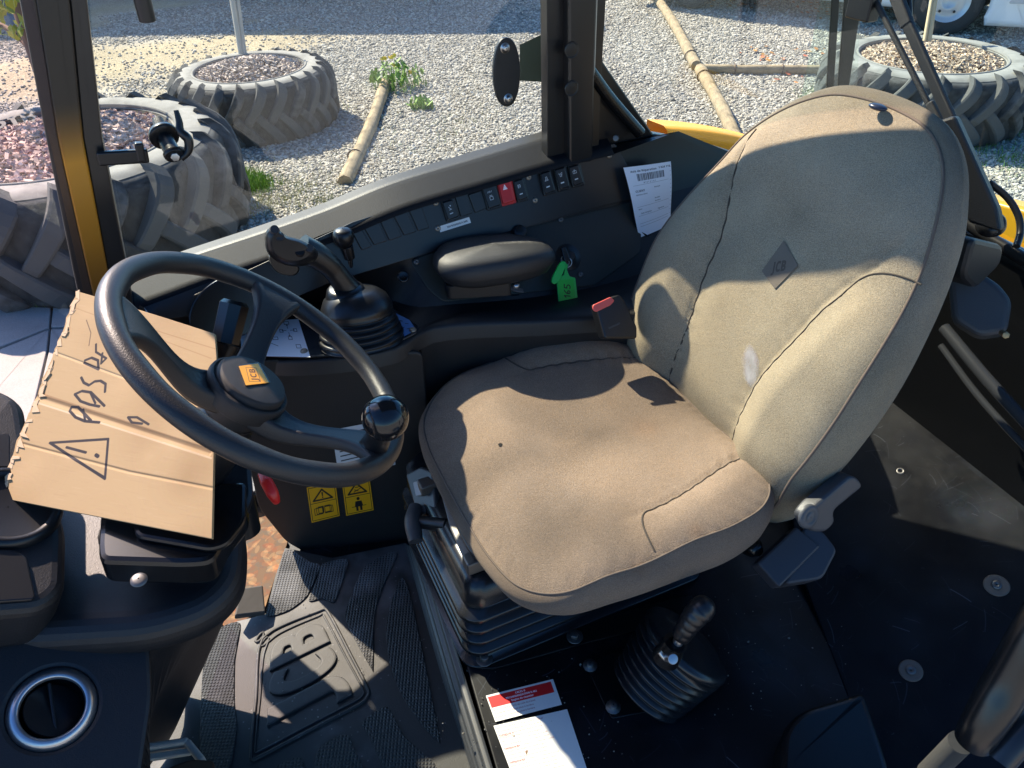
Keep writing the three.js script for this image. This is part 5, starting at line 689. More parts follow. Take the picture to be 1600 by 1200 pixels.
// ================================================================ steering wheel, column, dashboard, cardboard
const WN = V(Math.sin(41 * rad) * Math.cos(10 * rad), Math.cos(41 * rad), Math.sin(41 * rad) * Math.sin(10 * rad)).normalize(), WC = V(0.0294, 0.8186, -0.9298), WR = 0.2075;
const WP = plane(WC, WN); const wp = (x, y, h = 0) => onP(x, y, lift(WP, h));
{
  const t = thing('steering_wheel', 'black three-spoke steering wheel with yellow badge and a spinner knob', 'steering wheel', WC);
  const on = (a, r, h = 0) => WC.clone().addScaledVector(WP.u, r * Math.cos(a)).addScaledVector(WP.v, r * Math.sin(a)).addScaledVector(WN, h);
  part('rim', loft(Array.from({ length: 161 }, (_, i) => { const a = i / 160 * 2 * Math.PI, ring = []; const c = on(a, WR), er = on(a, 1).sub(WC).normalize(); for (let k = 0; k < 24; k++) { const b = k / 24 * 2 * Math.PI; const rr_ = 0.0161 + 0.0006 * Math.sin(a * 16) * Math.max(0, -Math.cos(b)); ring.push(c.clone().addScaledVector(er, rr_ * Math.cos(b)).addScaledVector(WN, rr_ * Math.sin(b) * 0.95)); } return ring; }), { closed: true }), new THREE.MeshStandardMaterial({ color: C(0.016, 0.017, 0.019), roughness: 0.42, bumpMap: grain, bumpScale: 0.0003, side: THREE.DoubleSide }), t);
  const mW = M(C(0.017, 0.0175, 0.019), 0.5, { bumpMap: grain, bumpScale: 0.0004 });
  const HD = -0.05; const hubC = WC.clone().addScaledVector(WN, HD);
  const angOf = (x, y) => { const w = to2(wp(x, y), WP); return Math.atan2(w.y, w.x); };
  for (const [x, y] of [[430, 462], [185, 500], [585, 700]]) {
    const a = angOf(x, y), dir = WP.u.clone().multiplyScalar(Math.cos(a)).addScaledVector(WP.v, Math.sin(a)), tr = WN.clone().cross(dir), rings = [];
    for (let i = 0; i <= 18; i++) { const f = i / 18, r = lerp(0.035, WR - 0.004, f), h = HD - 0.017 + (-HD + 0.022) * sst(0.12, 1, f), w = 0.031 - 0.014 * Math.sin(Math.min(1, f * 1.15) * 2.6) + 0.026 * Math.pow(f, 6), th = lerp(0.02, 0.01, f); const c = hubC.clone().addScaledVector(WN, h - HD).addScaledVector(dir, r); const q = (s, d) => c.clone().addScaledVector(tr, s * w).addScaledVector(WN, d * th); rings.push([q(-1, -0.6), q(-1, 0.35), q(-0.93, 0.62), q(-0.75, 0.7), q(-0.6, 0.55), q(0.6, 0.55), q(0.75, 0.7), q(0.93, 0.62), q(1, 0.35), q(1, -0.6), q(0.8, -1), q(-0.8, -1)]); }
    part('spoke', loft(rings, { closed: true, capA: true, capB: true }), mW, t);
  }
  const hub = part('hub', lathe([[0.001, -0.07], [0.034, -0.07], [0.044, -0.03], [0.056, -0.02], [0.0585, 0], [0.0575, 0.005], [0.054, 0.0075], [0.052, 0.004], [0.0505, 0.004], [0.05, 0.013], [0.047, 0.0175], [0.02, 0.0185], [0.001, 0.0185]], hubC, WN, 56), mW, t);
  const BP = { ...lift(WP, HD + 0.0192) }; const bq = [[373, 572], [403, 568], [420, 598], [384, 602]];
  part('badge', [plate(lift(BP, -0.001), bq.map(([x, y]) => [396 + (x - 396) * 1.06, 585 + (y - 585) * 1.06]), 0.0016, { r: 0.001, bevel: 0.0004 })], mGloss, hub);
  part('badge_print', decal(lift(BP, 0.0008), bq), M(0xffffff, 0.35, { map: canvasTex(256, 256, (g, w, h) => { g.fillStyle = '#f2a80a'; g.fillRect(0, 0, w, h); g.save(); g.translate(128, 130); g.rotate(-Math.PI / 2 + 0.15); g.strokeStyle = '#5a3205'; g.lineWidth = 5; g.strokeRect(-92, -62, 184, 124); g.font = 'bold 96px sans-serif'; g.textAlign = 'center'; g.textBaseline = 'middle'; g.fillStyle = '#5a3205'; g.fillText('JCB', 0, 4); g.restore(); }) }), hub);
  // spinner knob
  const k0 = wp(586, 694, 0.012), k1 = wp(600, 652, 0.012); const kd = d => EYE.clone().addScaledVector(ray(602, 653), d); const kc = kd(k0.clone().sub(EYE).dot(FWD) - 0.045);
  part('knob_clamp', [tube([k0.clone().addScaledVector(WN, -0.02), k0, k0.clone().lerp(kc, 0.4), k0.clone().lerp(kc, 0.75), kc], [0.02, 0.019, 0.0175, 0.018, 0.024], { sides: 22 })], mPlasticSmooth, t);
  part('spinner_knob', ball(kc, 0.031, 40), M(C(0.01, 0.01, 0.011), 0.14), t); void k1;
}
{ // column, stalk and red knob
  const hubC = WC.clone().addScaledVector(WN, -0.11), t = thing('steering_column', 'black steering column shroud running down from the wheel to the dashboard', 'steering column', hubC);
  part('shroud', [tube([WC.clone().addScaledVector(WN, -0.1), WC.clone().addScaledVector(WN, -0.2), WC.clone().addScaledVector(WN, -0.33), WC.clone().addScaledVector(WN, -0.55)], [0.04, 0.055, 0.06, 0.06], { sides: 28 })], mPlasticSmooth, t);
  part('linkage', [tube([onY(352, 730, 0.55), onY(366, 770, 0.5), onY(380, 830, 0.42)], 0.03, { sides: 20 })], mPlasticSmooth, t);
  const q = (x, y, d) => EYE.clone().addScaledVector(ray(x, y), d), D = 1.2;
  const s = thing('direction_stalk', 'black hexagonal stalk handle rising behind the steering wheel', 'stalk', q(352, 540, D));
  const a = q(352, 535, D), b = q(366, 476, D), ax = b.clone().sub(a), L = ax.length(); const hx = new THREE.CylinderGeometry(0.0235, 0.022, L, 8, 1).toNonIndexed(); hx.computeVertexNormals(); part('handle', [orient(hx, a.clone().lerp(b, 0.5), ax), orient(new THREE.CylinderGeometry(0.018, 0.0235, 0.006, 8), b.clone().addScaledVector(ax.clone().normalize(), 0.003), ax)], mPlasticSmooth, s);
  part('stem', [tube([q(352, 537, D), q(345, 560, D), q(340, 590, D), q(352, 640, D)], [0.022, 0.017, 0.015, 0.015], { sides: 18 })], mPlasticSmooth, s);
  const r = thing('red_button', 'red push button on the black switch housing right of the cardboard', 'push button', q(340, 795, 1.12));
  const rn = V(0.55, 0.6, 0.58); part('button', lathe([[0.001, 0.014], [0.014, 0.013], [0.0165, 0.01], [0.017, 0]], q(342, 798, 1.1), rn, 28), mRed, r); part('collar', lathe([[0.017, 0.004], [0.02, 0.004], [0.025, 0], [0.026, -0.012], [0.026, -0.05], [0.001, -0.05]], q(342, 798, 1.1), rn, 28), mPlasticSmooth, r);
  const h = thing('release_lever', 'curved red release lever under the steering wheel rim', 'lever', q(420, 770, 1.25)); part('handle', tube([q(408, 740, 1.25), q(418, 756, 1.24), q(428, 775, 1.24), q(432, 784, 1.25)], [0.006, 0.01, 0.01, 0.006], { sides: 14 }), mRed, h);
}
{ // dashboard
  const t = thing('dashboard', 'black moulded dashboard with round air vent in the lower left', 'dashboard', V(-0.3, 0.5, -0.9)); const Pd = plane(V(-0.2, 0.55, -0.9), V(0.1, 1, 0.08));
  part('shell', slab(Pd, [[-260, 640], [60, 690], [280, 760], [376, 792], [383, 850], [376, 905], [330, 952], [235, 985], [60, 996], [-260, 1010]], 0.075, { r: 0.05, bevel: 0.034, seg: 6 }), mPlastic, t);
  // raised lip round the rear edge
  // lower face with vent
  const Vp = plane(onY(100, 992, 0.53), V(0.28, 0.86, 0.42)); const vc = to2(onP(82, 1106, Vp), Vp); const hole = new THREE.Path(); hole.absarc(vc.x, vc.y, 0.052, 0, Math.PI * 2, true);
  part('vent_panel', ext(lift(Vp, -0.06), [[-200, 990], [60, 990], [215, 985], [234, 1004], [238, 1090], [225, 1180], [210, 1290], [-200, 1290]].map(([x, y]) => to2(onP(x, y, Vp), Vp)), 0.06, { r: 0.02, bevel: 0.006, holes: [hole], curve: 40 }), mPlastic, t);
  const c = onP(82, 1106, Vp);
  { const hi = [[-200, 1004], [60, 996], [200, 984], [268, 966], [326, 946], [362, 912], [374, 880], [378, 840]].map(([x, y]) => onP(x, y, lift(Pd, -0.03))), mid = [[-200, 1100], [60, 1080], [232, 1030], [256, 1018], [306, 985], [352, 934], [374, 900], [380, 850]].map(([x, y]) => onP(x, y, lift(Pd, -0.09))), lo = [[-200, 1400], [60, 1400], [222, 1260], [236, 1120], [262, 1060], [346, 952], [380, 905], [384, 850]].map(([x, y]) => onY(x, y, 0.3)), bt = lo.map((p) => p.clone().add(V(-0.2, -0.28, 0.05)));
    const cv = (a) => new THREE.CatmullRomCurve3(a, false, 'centripetal').getSpacedPoints(40); part('side_shell', loft([hi, mid, lo, bt].map(cv)), mPlastic, t); }
  part('vent_bowl', lathe([[0.047, 0.001], [0.047, -0.01], [0.044, -0.045], [0.001, -0.05]], c, Vp.n, 48), mPlasticSmooth, t);
  part('vent_ring', lathe([[0.037, -0.004], [0.0375, 0.002], [0.04, 0.0045], [0.0445, 0.004], [0.0475, 0.0], [0.052, -0.004], [0.053, -0.012]], c, Vp.n, 64), M(C(0.5, 0.51, 0.53), 0.28, { metalness: 0.9 }), t);
  part('vent_flap', [orient(new THREE.CylinderGeometry(0.036, 0.036, 0.003, 40), c.clone().addScaledVector(Vp.n, -0.016), Vp.n.clone().addScaledVector(Vp.u, 0.5).addScaledVector(Vp.v, 0.2))], mPlasticSmooth, t);
  part('vent_rib', [cyl(c.clone().addScaledVector(Vp.n, -0.012).addScaledVector(Vp.v, 0.035), c.clone().addScaledVector(Vp.n, -0.012).addScaledVector(Vp.v, -0.035), 0.0025, 0.0025)], mPlasticSmooth, t);
  // instrument pod at the far left
  const Pi = plane(onY(40, 800, 0.66), V(0.45, 0.8, 0.2));
  const pod = thing('instrument_pod', 'black rounded instrument pod half hidden by the cardboard at the left edge', 'instrument pod', onP(20, 850, Pi));
  part('housing', slab(Pi, [[-220, 590], [-20, 596], [38, 622], [60, 760], [98, 800], [106, 830], [104, 920], [70, 950], [-220, 975]], 0.1, { r: 0.03, bevel: 0.018, seg: 4 }), mPlastic, pod);
  part('cover', plate(Pi, [[-220, 860], [20, 862], [40, 872], [55, 940], [-220, 958]], 0.006, { r: 0.008, bevel: 0.002 }), mPlasticSmooth, pod);
  part('gauge', lathe([[0.001, 0.004], [0.05, 0.004], [0.054, 0.012], [0.062, 0.013], [0.066, 0.006], [0.067, 0]], onP(12, 795, Pi), Pi.n, 48), mPlasticSmooth, pod);
  part('logo', decal(lift(Pi, 0.001), [[-80, 684], [14, 678], [14, 728], [-80, 732]]), M(0xffffff, 0.4, { map: canvasTex(256, 128, (g, w, h) => { g.fillStyle = '#101114'; g.fillRect(0, 0, w, h); g.fillStyle = '#b9bcc2'; g.font = 'bold 110px sans-serif'; g.fillText('JCB', 8, 104); }) }), pod);
  // black tray box
  const Pt = plane(onY(270, 860, 0.6), V(0.12, 1, 0.1)); const tr = thing('tray_box', 'glossy black switch box with a bright screw head under the cardboard', 'switch box', onP(270, 860, Pt));
  part('box', plate(lift(Pt, -0.005), [[172, 770], [390, 750], [390, 832], [362, 868], [340, 912], [300, 916], [168, 912], [165, 890]], 0.05, { r: 0.015, bevel: 0.008 }), mGloss, tr);
  part('lid', plate(lift(Pt, 0.045), [[200, 780], [386, 760], [385, 822], [356, 858], [330, 866], [214, 846]], 0.012, { r: 0.012, bevel: 0.005 }), mGloss, tr);
  part('screw', lathe([[0.001, 0.004], [0.006, 0.0035], [0.009, 0.002], [0.0105, 0]], onP(217, 906, lift(Pt, 0.046)), V(0.1, 1, 0.2), 24), mSteelDull, tr);
  const sw = thing('switch_housing', 'black switch housing beside the steering column', 'switch housing', onY(370, 800, 0.6)); part('housing', [plate(plane(onY(365, 790, 0.6), V(0.3, 0.9, 0.3)), [[330, 700], [385, 720], [392, 800], [372, 835], [340, 830]], 0.04, { r: 0.015, bevel: 0.008 })], mPlasticSmooth, sw);
}
{ // torn cardboard sheet with hand lettering
  const bl = onY(5, 775, 0.672), br = onY(333, 842, 0.668), tl = onY(122, 458, 0.83); const P = plane(bl, br.clone().sub(bl).cross(tl.clone().sub(bl))); if (P.n.y < 0) P.n.negate(); P.u = br.clone().sub(bl).normalize(); P.v = P.n.clone().cross(P.u);
  const t = thing('cardboard_sign', 'torn brown cardboard sheet with a hand-drawn warning triangle leaning against the wheel', 'cardboard sheet', onP(180, 650, P));
  const edge = []; const A = [122, 457], B = [4, 772]; for (let i = 0; i <= 46; i++) { const f = i / 46 + (i % 46 ? rr(-0.008, 0.008) : 0); edge.push([lerp(A[0], B[0], f) + 7 * (fbm(f, 0.3, 6, 4) - 0.5) * 2 + rr(-1.6, 1.6), lerp(A[1], B[1], f)]); }
  const out = [...edge, [8, 780], [334, 843], [337, 700], [342, 640], [341, 560], [338, 524], [260, 499], [180, 474]];
  const g = plate(P, out, 0.0052, { r: 0.0006, bevel: 0.0004, seg: 1, curve: 1 });
  const q = [[2, 440], [350, 440], [350, 850], [2, 850]]; const inv = (() => { const c = [onP(0, 440, P), onP(350, 440, P), onP(350, 850, P), onP(0, 850, P)]; return c; })(); void q;
  // texture coordinates in sheet metres
  const a2 = to2(bl, P), W0 = 0.5, H0 = 0.56; const uvs = g.attributes.uv, ps = g.attributes.position; for (let i = 0; i < ps.count; i++) { const w = to2(V(ps.getX(i), ps.getY(i), ps.getZ(i)), P); uvs.setXY(i, (w.x - a2.x + 0.04) / W0, (w.y - a2.y + 0.06) / H0); }
  const toC = (x, y) => { const w = to2(onP(x, y, lift(P, 0.0052)), P); return [(w.x - a2.x + 0.04) / W0 * 1024, 1024 - (w.y - a2.y + 0.06) / H0 * 1024]; };
  const tex = canvasTex(1024, 1024, (c) => {
    c.fillStyle = '#b0976f'; c.fillRect(0, 0, 1024, 1024); for (let k = 0; k < 2600; k++) { c.fillStyle = rnd() < 0.5 ? 'rgba(90,60,30,0.035)' : 'rgba(240,215,180,0.045)'; c.fillRect(rnd() * 1024, rnd() * 1024, 10 + rnd() * 40, 1 + rnd() * 2); }
    const L = (pts, w, col) => { c.strokeStyle = col; c.lineWidth = w; c.lineCap = 'round'; c.lineJoin = 'round'; c.beginPath(); pts.forEach(([x, y], i) => { const p = toC(x, y); i ? c.lineTo(...p) : c.moveTo(...p); }); c.stroke(); };
    for (const [p, w, k] of [[[[48, 612], [330, 705]], 12, 'rgba(110,75,45,0.35)'], [[[45, 625], [330, 716]], 5, 'rgba(240,220,190,0.5)'], [[[28, 690], [200, 735], [338, 762]], 3, 'rgba(120,85,50,0.3)'], [[[115, 480], [330, 560]], 3, 'rgba(120,85,50,0.25)'], [[[70, 545], [330, 640]], 3, 'rgba(235,210,180,0.25)'], [[[190, 500], [336, 545]], 3, 'rgba(120,85,50,0.3)']]) L(p, w, k);
    const ink = 'rgba(28,28,40,0.92)';
    L([[78, 692], [169, 686], [164, 748], [78, 692]], 7, ink); L([[80, 693], [120, 720], [163, 746]], 6.5, ink); L([[104, 699], [134, 707]], 7, ink); L([[150, 711], [153, 713]], 10, ink);
    L([[127, 590], [131, 598], [139, 602], [148, 596], [157, 595], [165, 600], [164, 612]], 7.5, ink);
    L([[163, 634], [142, 613], [128, 611], [117, 616], [126, 627], [140, 632], [155, 635]], 7.5, ink); L([[141, 613], [149, 630]], 6.5, ink);
    L([[142, 657], [122, 636], [112, 636], [109, 642], [118, 652], [132, 658], [155, 660]], 7.5, ink); L([[130, 640], [133, 657]], 6.5, ink);
    L([[132, 567], [154, 577], [153, 563], [143, 559], [133, 563]], 7.5, ink); L([[160, 552], [158, 568], [166, 560], [150, 550], [150, 538]], 6.5, ink);
    L([[135, 500], [142, 520], [139, 540]], 3, 'rgba(60,50,45,0.6)');
    L([[232, 663], [214, 652], [200, 652], [206, 660], [222, 662]], 6.5, ink);
    for (let k = 0; k < 60; k++) { const x = rnd() * 1024, y = rnd() * 1024, q = c.createRadialGradient(x, y, 0, x, y, 60 + rnd() * 90); q.addColorStop(0, `rgba(${rnd() < 0.5 ? '90,60,30' : '235,205,160'},0.10)`); q.addColorStop(1, 'rgba(120,90,60,0)'); c.fillStyle = q; c.fillRect(0, 0, 1024, 1024); }
  });
  const fold = canvasTex(512, 512, (c) => { c.fillStyle = '#808080'; c.fillRect(0, 0, 512, 512); for (let y = 0; y < 512; y += 6) { c.fillStyle = `rgba(255,255,255,${0.006 * rnd()})`; c.fillRect(0, y, 512, 3); } const L = (pts, w, col) => { c.strokeStyle = col; c.lineWidth = w; c.beginPath(); pts.forEach(([x, y], i) => { const p = toC(x, y); i ? c.lineTo(p[0] / 2, p[1] / 2) : c.moveTo(p[0] / 2, p[1] / 2); }); c.stroke(); }; for (let k = 9; k > 0; k--) { L([[44, 616], [330, 708]], k, `rgba(0,0,0,0.12)`); L([[30, 692], [200, 737], [338, 764]], k * 0.5, 'rgba(0,0,0,0.08)'); L([[70, 545], [330, 640]], k * 0.4, 'rgba(0,0,0,0.08)'); } });
  fold.colorSpace = THREE.NoColorSpace;
  const sheet = part('sheet', g, M(0xffffff, 0.85, { map: tex, bumpMap: fold, bumpScale: 0.004 }), t); void inv;
  const torn = []; for (let i = 0; i < 46; i++) { const a = edge[i], b = edge[i + 1], w = rnd() < 0.3 ? rr(8, 14) : rr(2, 5); if (rnd() < 0.35) continue; torn.push(plate(lift(P, rr(0.0035, 0.0055)), [[a[0] - rr(0, 4), a[1]], [b[0] - rr(0, 4), b[1] + 1], [b[0] + w, b[1] + rr(-1, 6)], [a[0] + rr(2, 8), a[1] + rr(-6, 1)]], 0.0018, { r: 0.0004, bevel: 0.0002, seg: 1, curve: 1 })); }
  part('torn_edge', torn, M(C(0.62, 0.47, 0.3), 0.95), sheet);
}

// ================================================================ cab floor
{
  const fl = new THREE.PlaneGeometry(3.0, 1.6, 1, 1).rotateX(-Math.PI / 2).translate(0.5, -0.004, -0.85); planarUV(fl, (x, y, z) => [x / 0.9, z / 0.9]); struct('cab_floor', planarUV(abox(-0.95, 1.6, -0.14, -0.005, -1.6, -0.1, 0.01), (x, y, z) => [x / 0.9, (z + y) / 0.9]), mFloor); void fl;
  // raised seat platform
  const PF = plane(V(0.5, 0.1, -0.8), V(0, 1, 0)); const pl = slab(PF, [[672, 850], [690, 905], [775, 1200], [800, 1310], [1460, 1330], [1330, 1100], [1255, 900], [1240, 760], [700, 760]], 0.09, { r: 0.004, bevel: 0.003 }); planarUV(pl, (x, y, z) => [x / 0.8, (z + y) / 0.8]); struct('seat_platform', pl, mFloor);
  // rear slope with washers
  const PR = plane(onY(1290, 1000, 0.1), V(-0.3, 0.95, 0.05)); const rp = slab(lift(PR, 0.002), [[1246, 880], [1330, 1105], [1380, 1290], [1800, 1300], [1800, 700], [1600, 640], [1480, 520], [1330, 480], [1230, 600], [1235, 780]], 0.022, { r: 0.004, bevel: 0.003 }); planarUV(rp, (x, y, z) => [x / 0.8 + 0.3, z / 0.8 + 0.2]);
  const rear = thing('rear_deck', 'scuffed black sloping deck plate behind the seat with two rusty washers', 'deck plate', V(1.1, 0.15, -0.6)); part('plate', rp, mFloor, rear);
  for (const [x, y, s] of [[1423, 1048, 0.92], [1557, 915, 1]]) { const p = onP(x, y, lift(PR, 0.002)); part('washer', lathe([[0.007, 0.002], [0.02 * s, 0.0035], [0.0225 * s, 0.0015], [0.0225 * s, 0]], p, PR.n, 36), M(C(0.16, 0.125, 0.1), 0.6, { metalness: 0.4, bumpMap: smudge, bumpScale: 0.001 }), rear); part('screw', [lathe([[0.001, 0.003], [0.003, 0.006], [0.0075, 0.006], [0.009, 0.003], [0.009, 0]], p, PR.n, 24)], mSteelDull, rear); }
  part('hole_rim', lathe([[0.0035, -0.002], [0.0045, 0.0015], [0.0075, 0.0012], [0.0085, 0]], onP(1407, 736, lift(PR, 0.002)), PR.n, 24), mSteelDull, rear);
  // side channel at the right edge
  part('door_track', [tube([onX(1475, 512, 1.3), onX(1540, 590, 1.28), onX(1640, 700, 1.26)], 0.012, { sides: 10 }), tube([onX(1470, 540, 1.3), onX(1530, 620, 1.28), onX(1640, 740, 1.26)], 0.007, { sides: 8 })], M(C(0.03, 0.032, 0.036), 0.25), rear);
  const b = thing('belt_retractor', 'dark grey seat belt retractor box on the rear wall at the right edge', 'belt retractor', onX(1520, 480, 1.25));
  const PQ = plane(onX(1530, 490, 1.22), V(-0.72, 0.55, 0.42), V(0, 0, 1)); part('cover', slab(lift(PQ, 0.03), [[1482, 440], [1502, 406], [1562, 444], [1582, 470], [1574, 520], [1530, 527], [1488, 500]], 0.09, { r: 0.014, bevel: 0.01, seg: 3 }), M(C(0.04, 0.044, 0.05), 0.5, { bumpMap: grain, bumpScale: 0.0003 }), b); part('clip', [cyl(onX(1566, 520, 1.2), onX(1572, 524, 1.18), 0.006, 0.006, 6)], M(C(0.4, 0.25, 0.12), 0.4, { metalness: 0.8 }), b);
}
const FY = (x, y, h = 0.006) => onY(x, y, h); const MP = plane(V(0, 0, -1), V(0, 1, 0));
{
  const t = thing('floor_mat', 'grey rubber floor mat with raised letters and textured pads', 'floor mat', V(0, 0, -0.95)); const c8 = (a) => a.map(([X, Y]) => [300 + X / 3.243, 830 + Y / 3.243]);
  const base = plate(lift(MP, 0.001), [[446, 858], [520, 874], [636, 850], [650, 880], [742, 1200], [770, 1300], [150, 1300], [215, 1120], [285, 1012], [360, 976], [416, 962], [430, 905]], 0.006, { r: 0.004, bevel: 0.0015 }); planarUV(base, (x, y, z) => [x, z]); part('base', base, mMatBlack, t);
  const studs = dataTex(256, (u, v) => { const a = Math.abs(((u * 8) % 1) - 0.5), b = Math.abs(((v * 8) % 1) - 0.5); return 1 - 1.6 * Math.max(a, b); }, { rep: 19 }); const mPad = M(0xffffff, 0.6, { map: dust, bumpMap: studs, bumpScale: 0.0028 });
  const P2 = lift(MP, 0.007);
  const smooth = (pts) => { const c = new THREE.CatmullRomCurve3(pts.map(([x, y]) => V(x, y, 0)), true, 'catmullrom', 0.35); return c.getPoints(pts.length * 4).map((p) => [p.x, p.y]); };
  for (const q of [[[1060, 240], [1100, 300], [1180, 660], [1255, 1050], [1245, 1066], [1170, 990], [1060, 830], [1000, 660], [985, 480], [1020, 330]], [[870, 190], [1000, 110], [1040, 125], [980, 260], [925, 430], [918, 690], [905, 692], [778, 452], [812, 320]], [[660, 170], [790, 145], [762, 260], [722, 362], [660, 345], [592, 355], [640, 235]], [[860, 975], [990, 893], [1075, 1040], [1230, 1180], [1235, 1260], [1010, 1260], [900, 1040]], [[245, 470], [218, 650], [215, 860], [228, 1000], [190, 1200], [50, 1200], [50, 800], [72, 620], [150, 492]], [[480, 95], [600, 160], [650, 180], [585, 330], [490, 405], [375, 430], [430, 250]], [[640, 1110], [780, 1030], [830, 1120], [880, 1260], [640, 1260]], [[420, 1200], [550, 1150], [570, 1280], [400, 1300]]]) { const g = plate(P2, c8(smooth(q)), 0.0035, { r: 0.0005, bevel: 0.001, curve: 1 }); planarUV(g, (x, y, z) => [x * 0.92 + z * 0.38, z * 0.92 - x * 0.38]); part('textured_pad', g, mPad, t); }
  // raised frame with the letters inside
  const fr = (q, r) => part('raised_frame', tube(smooth(c8(q)).map(([x, y]) => onP(x, y, P2).add(V(0, 0.0008, 0))), r, { seg: 160, sides: 8, closed: true }), mMatBlack, t);
  fr([[360, 545], [640, 408], [690, 412], [795, 610], [892, 800], [890, 840], [845, 882], [560, 1030], [335, 1148], [300, 1140], [325, 850]], 0.0034); fr([[385, 565], [640, 432], [672, 436], [780, 640], [868, 805], [862, 835], [830, 862], [560, 1002], [340, 1118], [320, 1110], [345, 850]], 0.0022);
  const qd = c8([[852, 822], [668, 440], [345, 1100], [385, 570]]).map(([x, y]) => onP(x, y, P2));
  ['J', 'C', 'B'].forEach((ch, n) => { // each letter pressed into its third of the frame
    const g = new TextGeometry(ch, { font, size: 1, depth: 0.004, curveSegments: 10, bevelEnabled: true, bevelThickness: 0.0012, bevelSize: 0.035, bevelSegments: 2 }); g.computeBoundingBox(); const bb = g.boundingBox, W = bb.max.x - bb.min.x, H = bb.max.y - bb.min.y, p = g.attributes.position;
    for (let i = 0; i < p.count; i++) { const a = (n + 0.05 + 0.9 * (p.getX(i) - bb.min.x) / W) / 3, b2 = 0.06 + 0.88 * (p.getY(i) - bb.min.y) / H, h = p.getZ(i); const w = qd[0].clone().multiplyScalar((1 - a) * (1 - b2)).addScaledVector(qd[1], a * (1 - b2)).addScaledVector(qd[2], (1 - a) * b2).addScaledVector(qd[3], a * b2); p.setXYZ(i, w.x, w.y + h, w.z); }
    g.computeVertexNormals(); planarUV(g, (x, y, z) => [x, z]); part('raised_letter', g, mMatBlack, t);
  });
  // ribbed edge strip up to the platform
  const s = thing('edge_strip', 'ribbed rubber edging strip between floor mat and seat platform', 'edging strip', onY(690, 1000, 0.05)); const rows = []; for (let i = 0; i <= 24; i++) { const f = i / 24, A = onY(lerp(634, 760, f) - 14 * Math.sin(f * 3.1) * 0.3, lerp(850, 1270, f), 0.006), B = onY(lerp(668, 800, f), lerp(862, 1290, f), 0.104), r = []; const n = 24; for (let k = 0; k <= n; k++) { const q = k / n, w = A.clone().lerp(B, q); w.addScaledVector(V(-0.8, 0.6, 0), 0.012 * Math.sin(q * Math.PI) + 0.003 * Math.cos(q * Math.PI * 10)); r.push(w); } rows.push(r); } part('strip', loft(rows), M(C(0.04, 0.042, 0.045), 0.42), s);
}
{ // bare rusty floor and dirty block in front of the mat
  const rust = canvasTex(512, 512, (g) => { g.fillStyle = '#5e4630'; g.fillRect(0, 0, 512, 512); for (let k = 0; k < 900; k++) { const c = ['rgba(110,50,24,0.25)', 'rgba(190,150,100,0.25)', 'rgba(70,70,68,0.3)', 'rgba(150,80,40,0.22)'][Math.floor(rnd() * 4)]; g.fillStyle = c; g.beginPath(); g.ellipse(rnd() * 512, rnd() * 512, 3 + rnd() * 30, 2 + rnd() * 14, rnd() * 3, 0, 7); g.fill(); } });
  rust.wrapS = rust.wrapT = THREE.RepeatWrapping;
  const P = plane(V(-0.1, 0.0005, -1.4), V(0, 1, 0)); const g = plate(P, [[330, 760], [400, 760], [450, 848], [430, 905], [415, 950], [360, 985], [290, 940]], 0.003, { r: 0.004, bevel: 0.001 }); planarUV(g, (x, y, z) => [x * 3, z * 3]); const t = thing('rusty_floor_plate', 'bare rusty steel floor plate between dashboard and mat', 'floor plate', onP(400, 870, P)); part('plate', g, M(0xffffff, 0.85, { map: rust }), t);
  const b = thing('pedal_block', 'dirty dark grey pedal block on the rusty floor', 'pedal', onY(400, 935, 0.03)); part('block', plate(plane(onY(395, 940, 0.03), V(0.2, 0.9, 0.3)), [[376, 925], [410, 920], [414, 962], [366, 968]], 0.02, { r: 0.004, bevel: 0.003 }), M(C(0.06, 0.055, 0.05), 0.7, { bumpMap: smudge, bumpScale: 0.004 }), b);
  const w = thing('pedal_bracket', 'chipped off-white painted pedal bracket at the bottom edge', 'pedal bracket', onY(270, 1180, 0.2)); const mC = M(C(0.55, 0.52, 0.44), 0.6, { bumpMap: smudge, bumpScale: 0.002 }); const q = (x, y, h = 0.2) => onY(x, y, h);
  part('bar', [bar(q(215, 1172), q(296, 1160), 0.02, 0.012, V(0, 1, 0), 0.005), bar(q(220, 1186), q(300, 1174), 0.008, 0.012, V(0, 1, 0), 0.003), bar(q(292, 1160), q(318, 1192), 0.018, 0.012, V(0, 1, 0), 0.005), bar(q(318, 1190), q(322, 1230), 0.018, 0.012, V(0, 1, 0), 0.005)], mC, w);
  part('pad', plate(plane(q(305, 1200, 0.22), V(0.1, 1, 0.2)), [[262, 1204], [300, 1190], [335, 1192], [345, 1260], [262, 1260]], 0.012, { r: 0.006, bevel: 0.003 }), M(C(0.4, 0.37, 0.28), 0.8, { map: rust }), w);
}
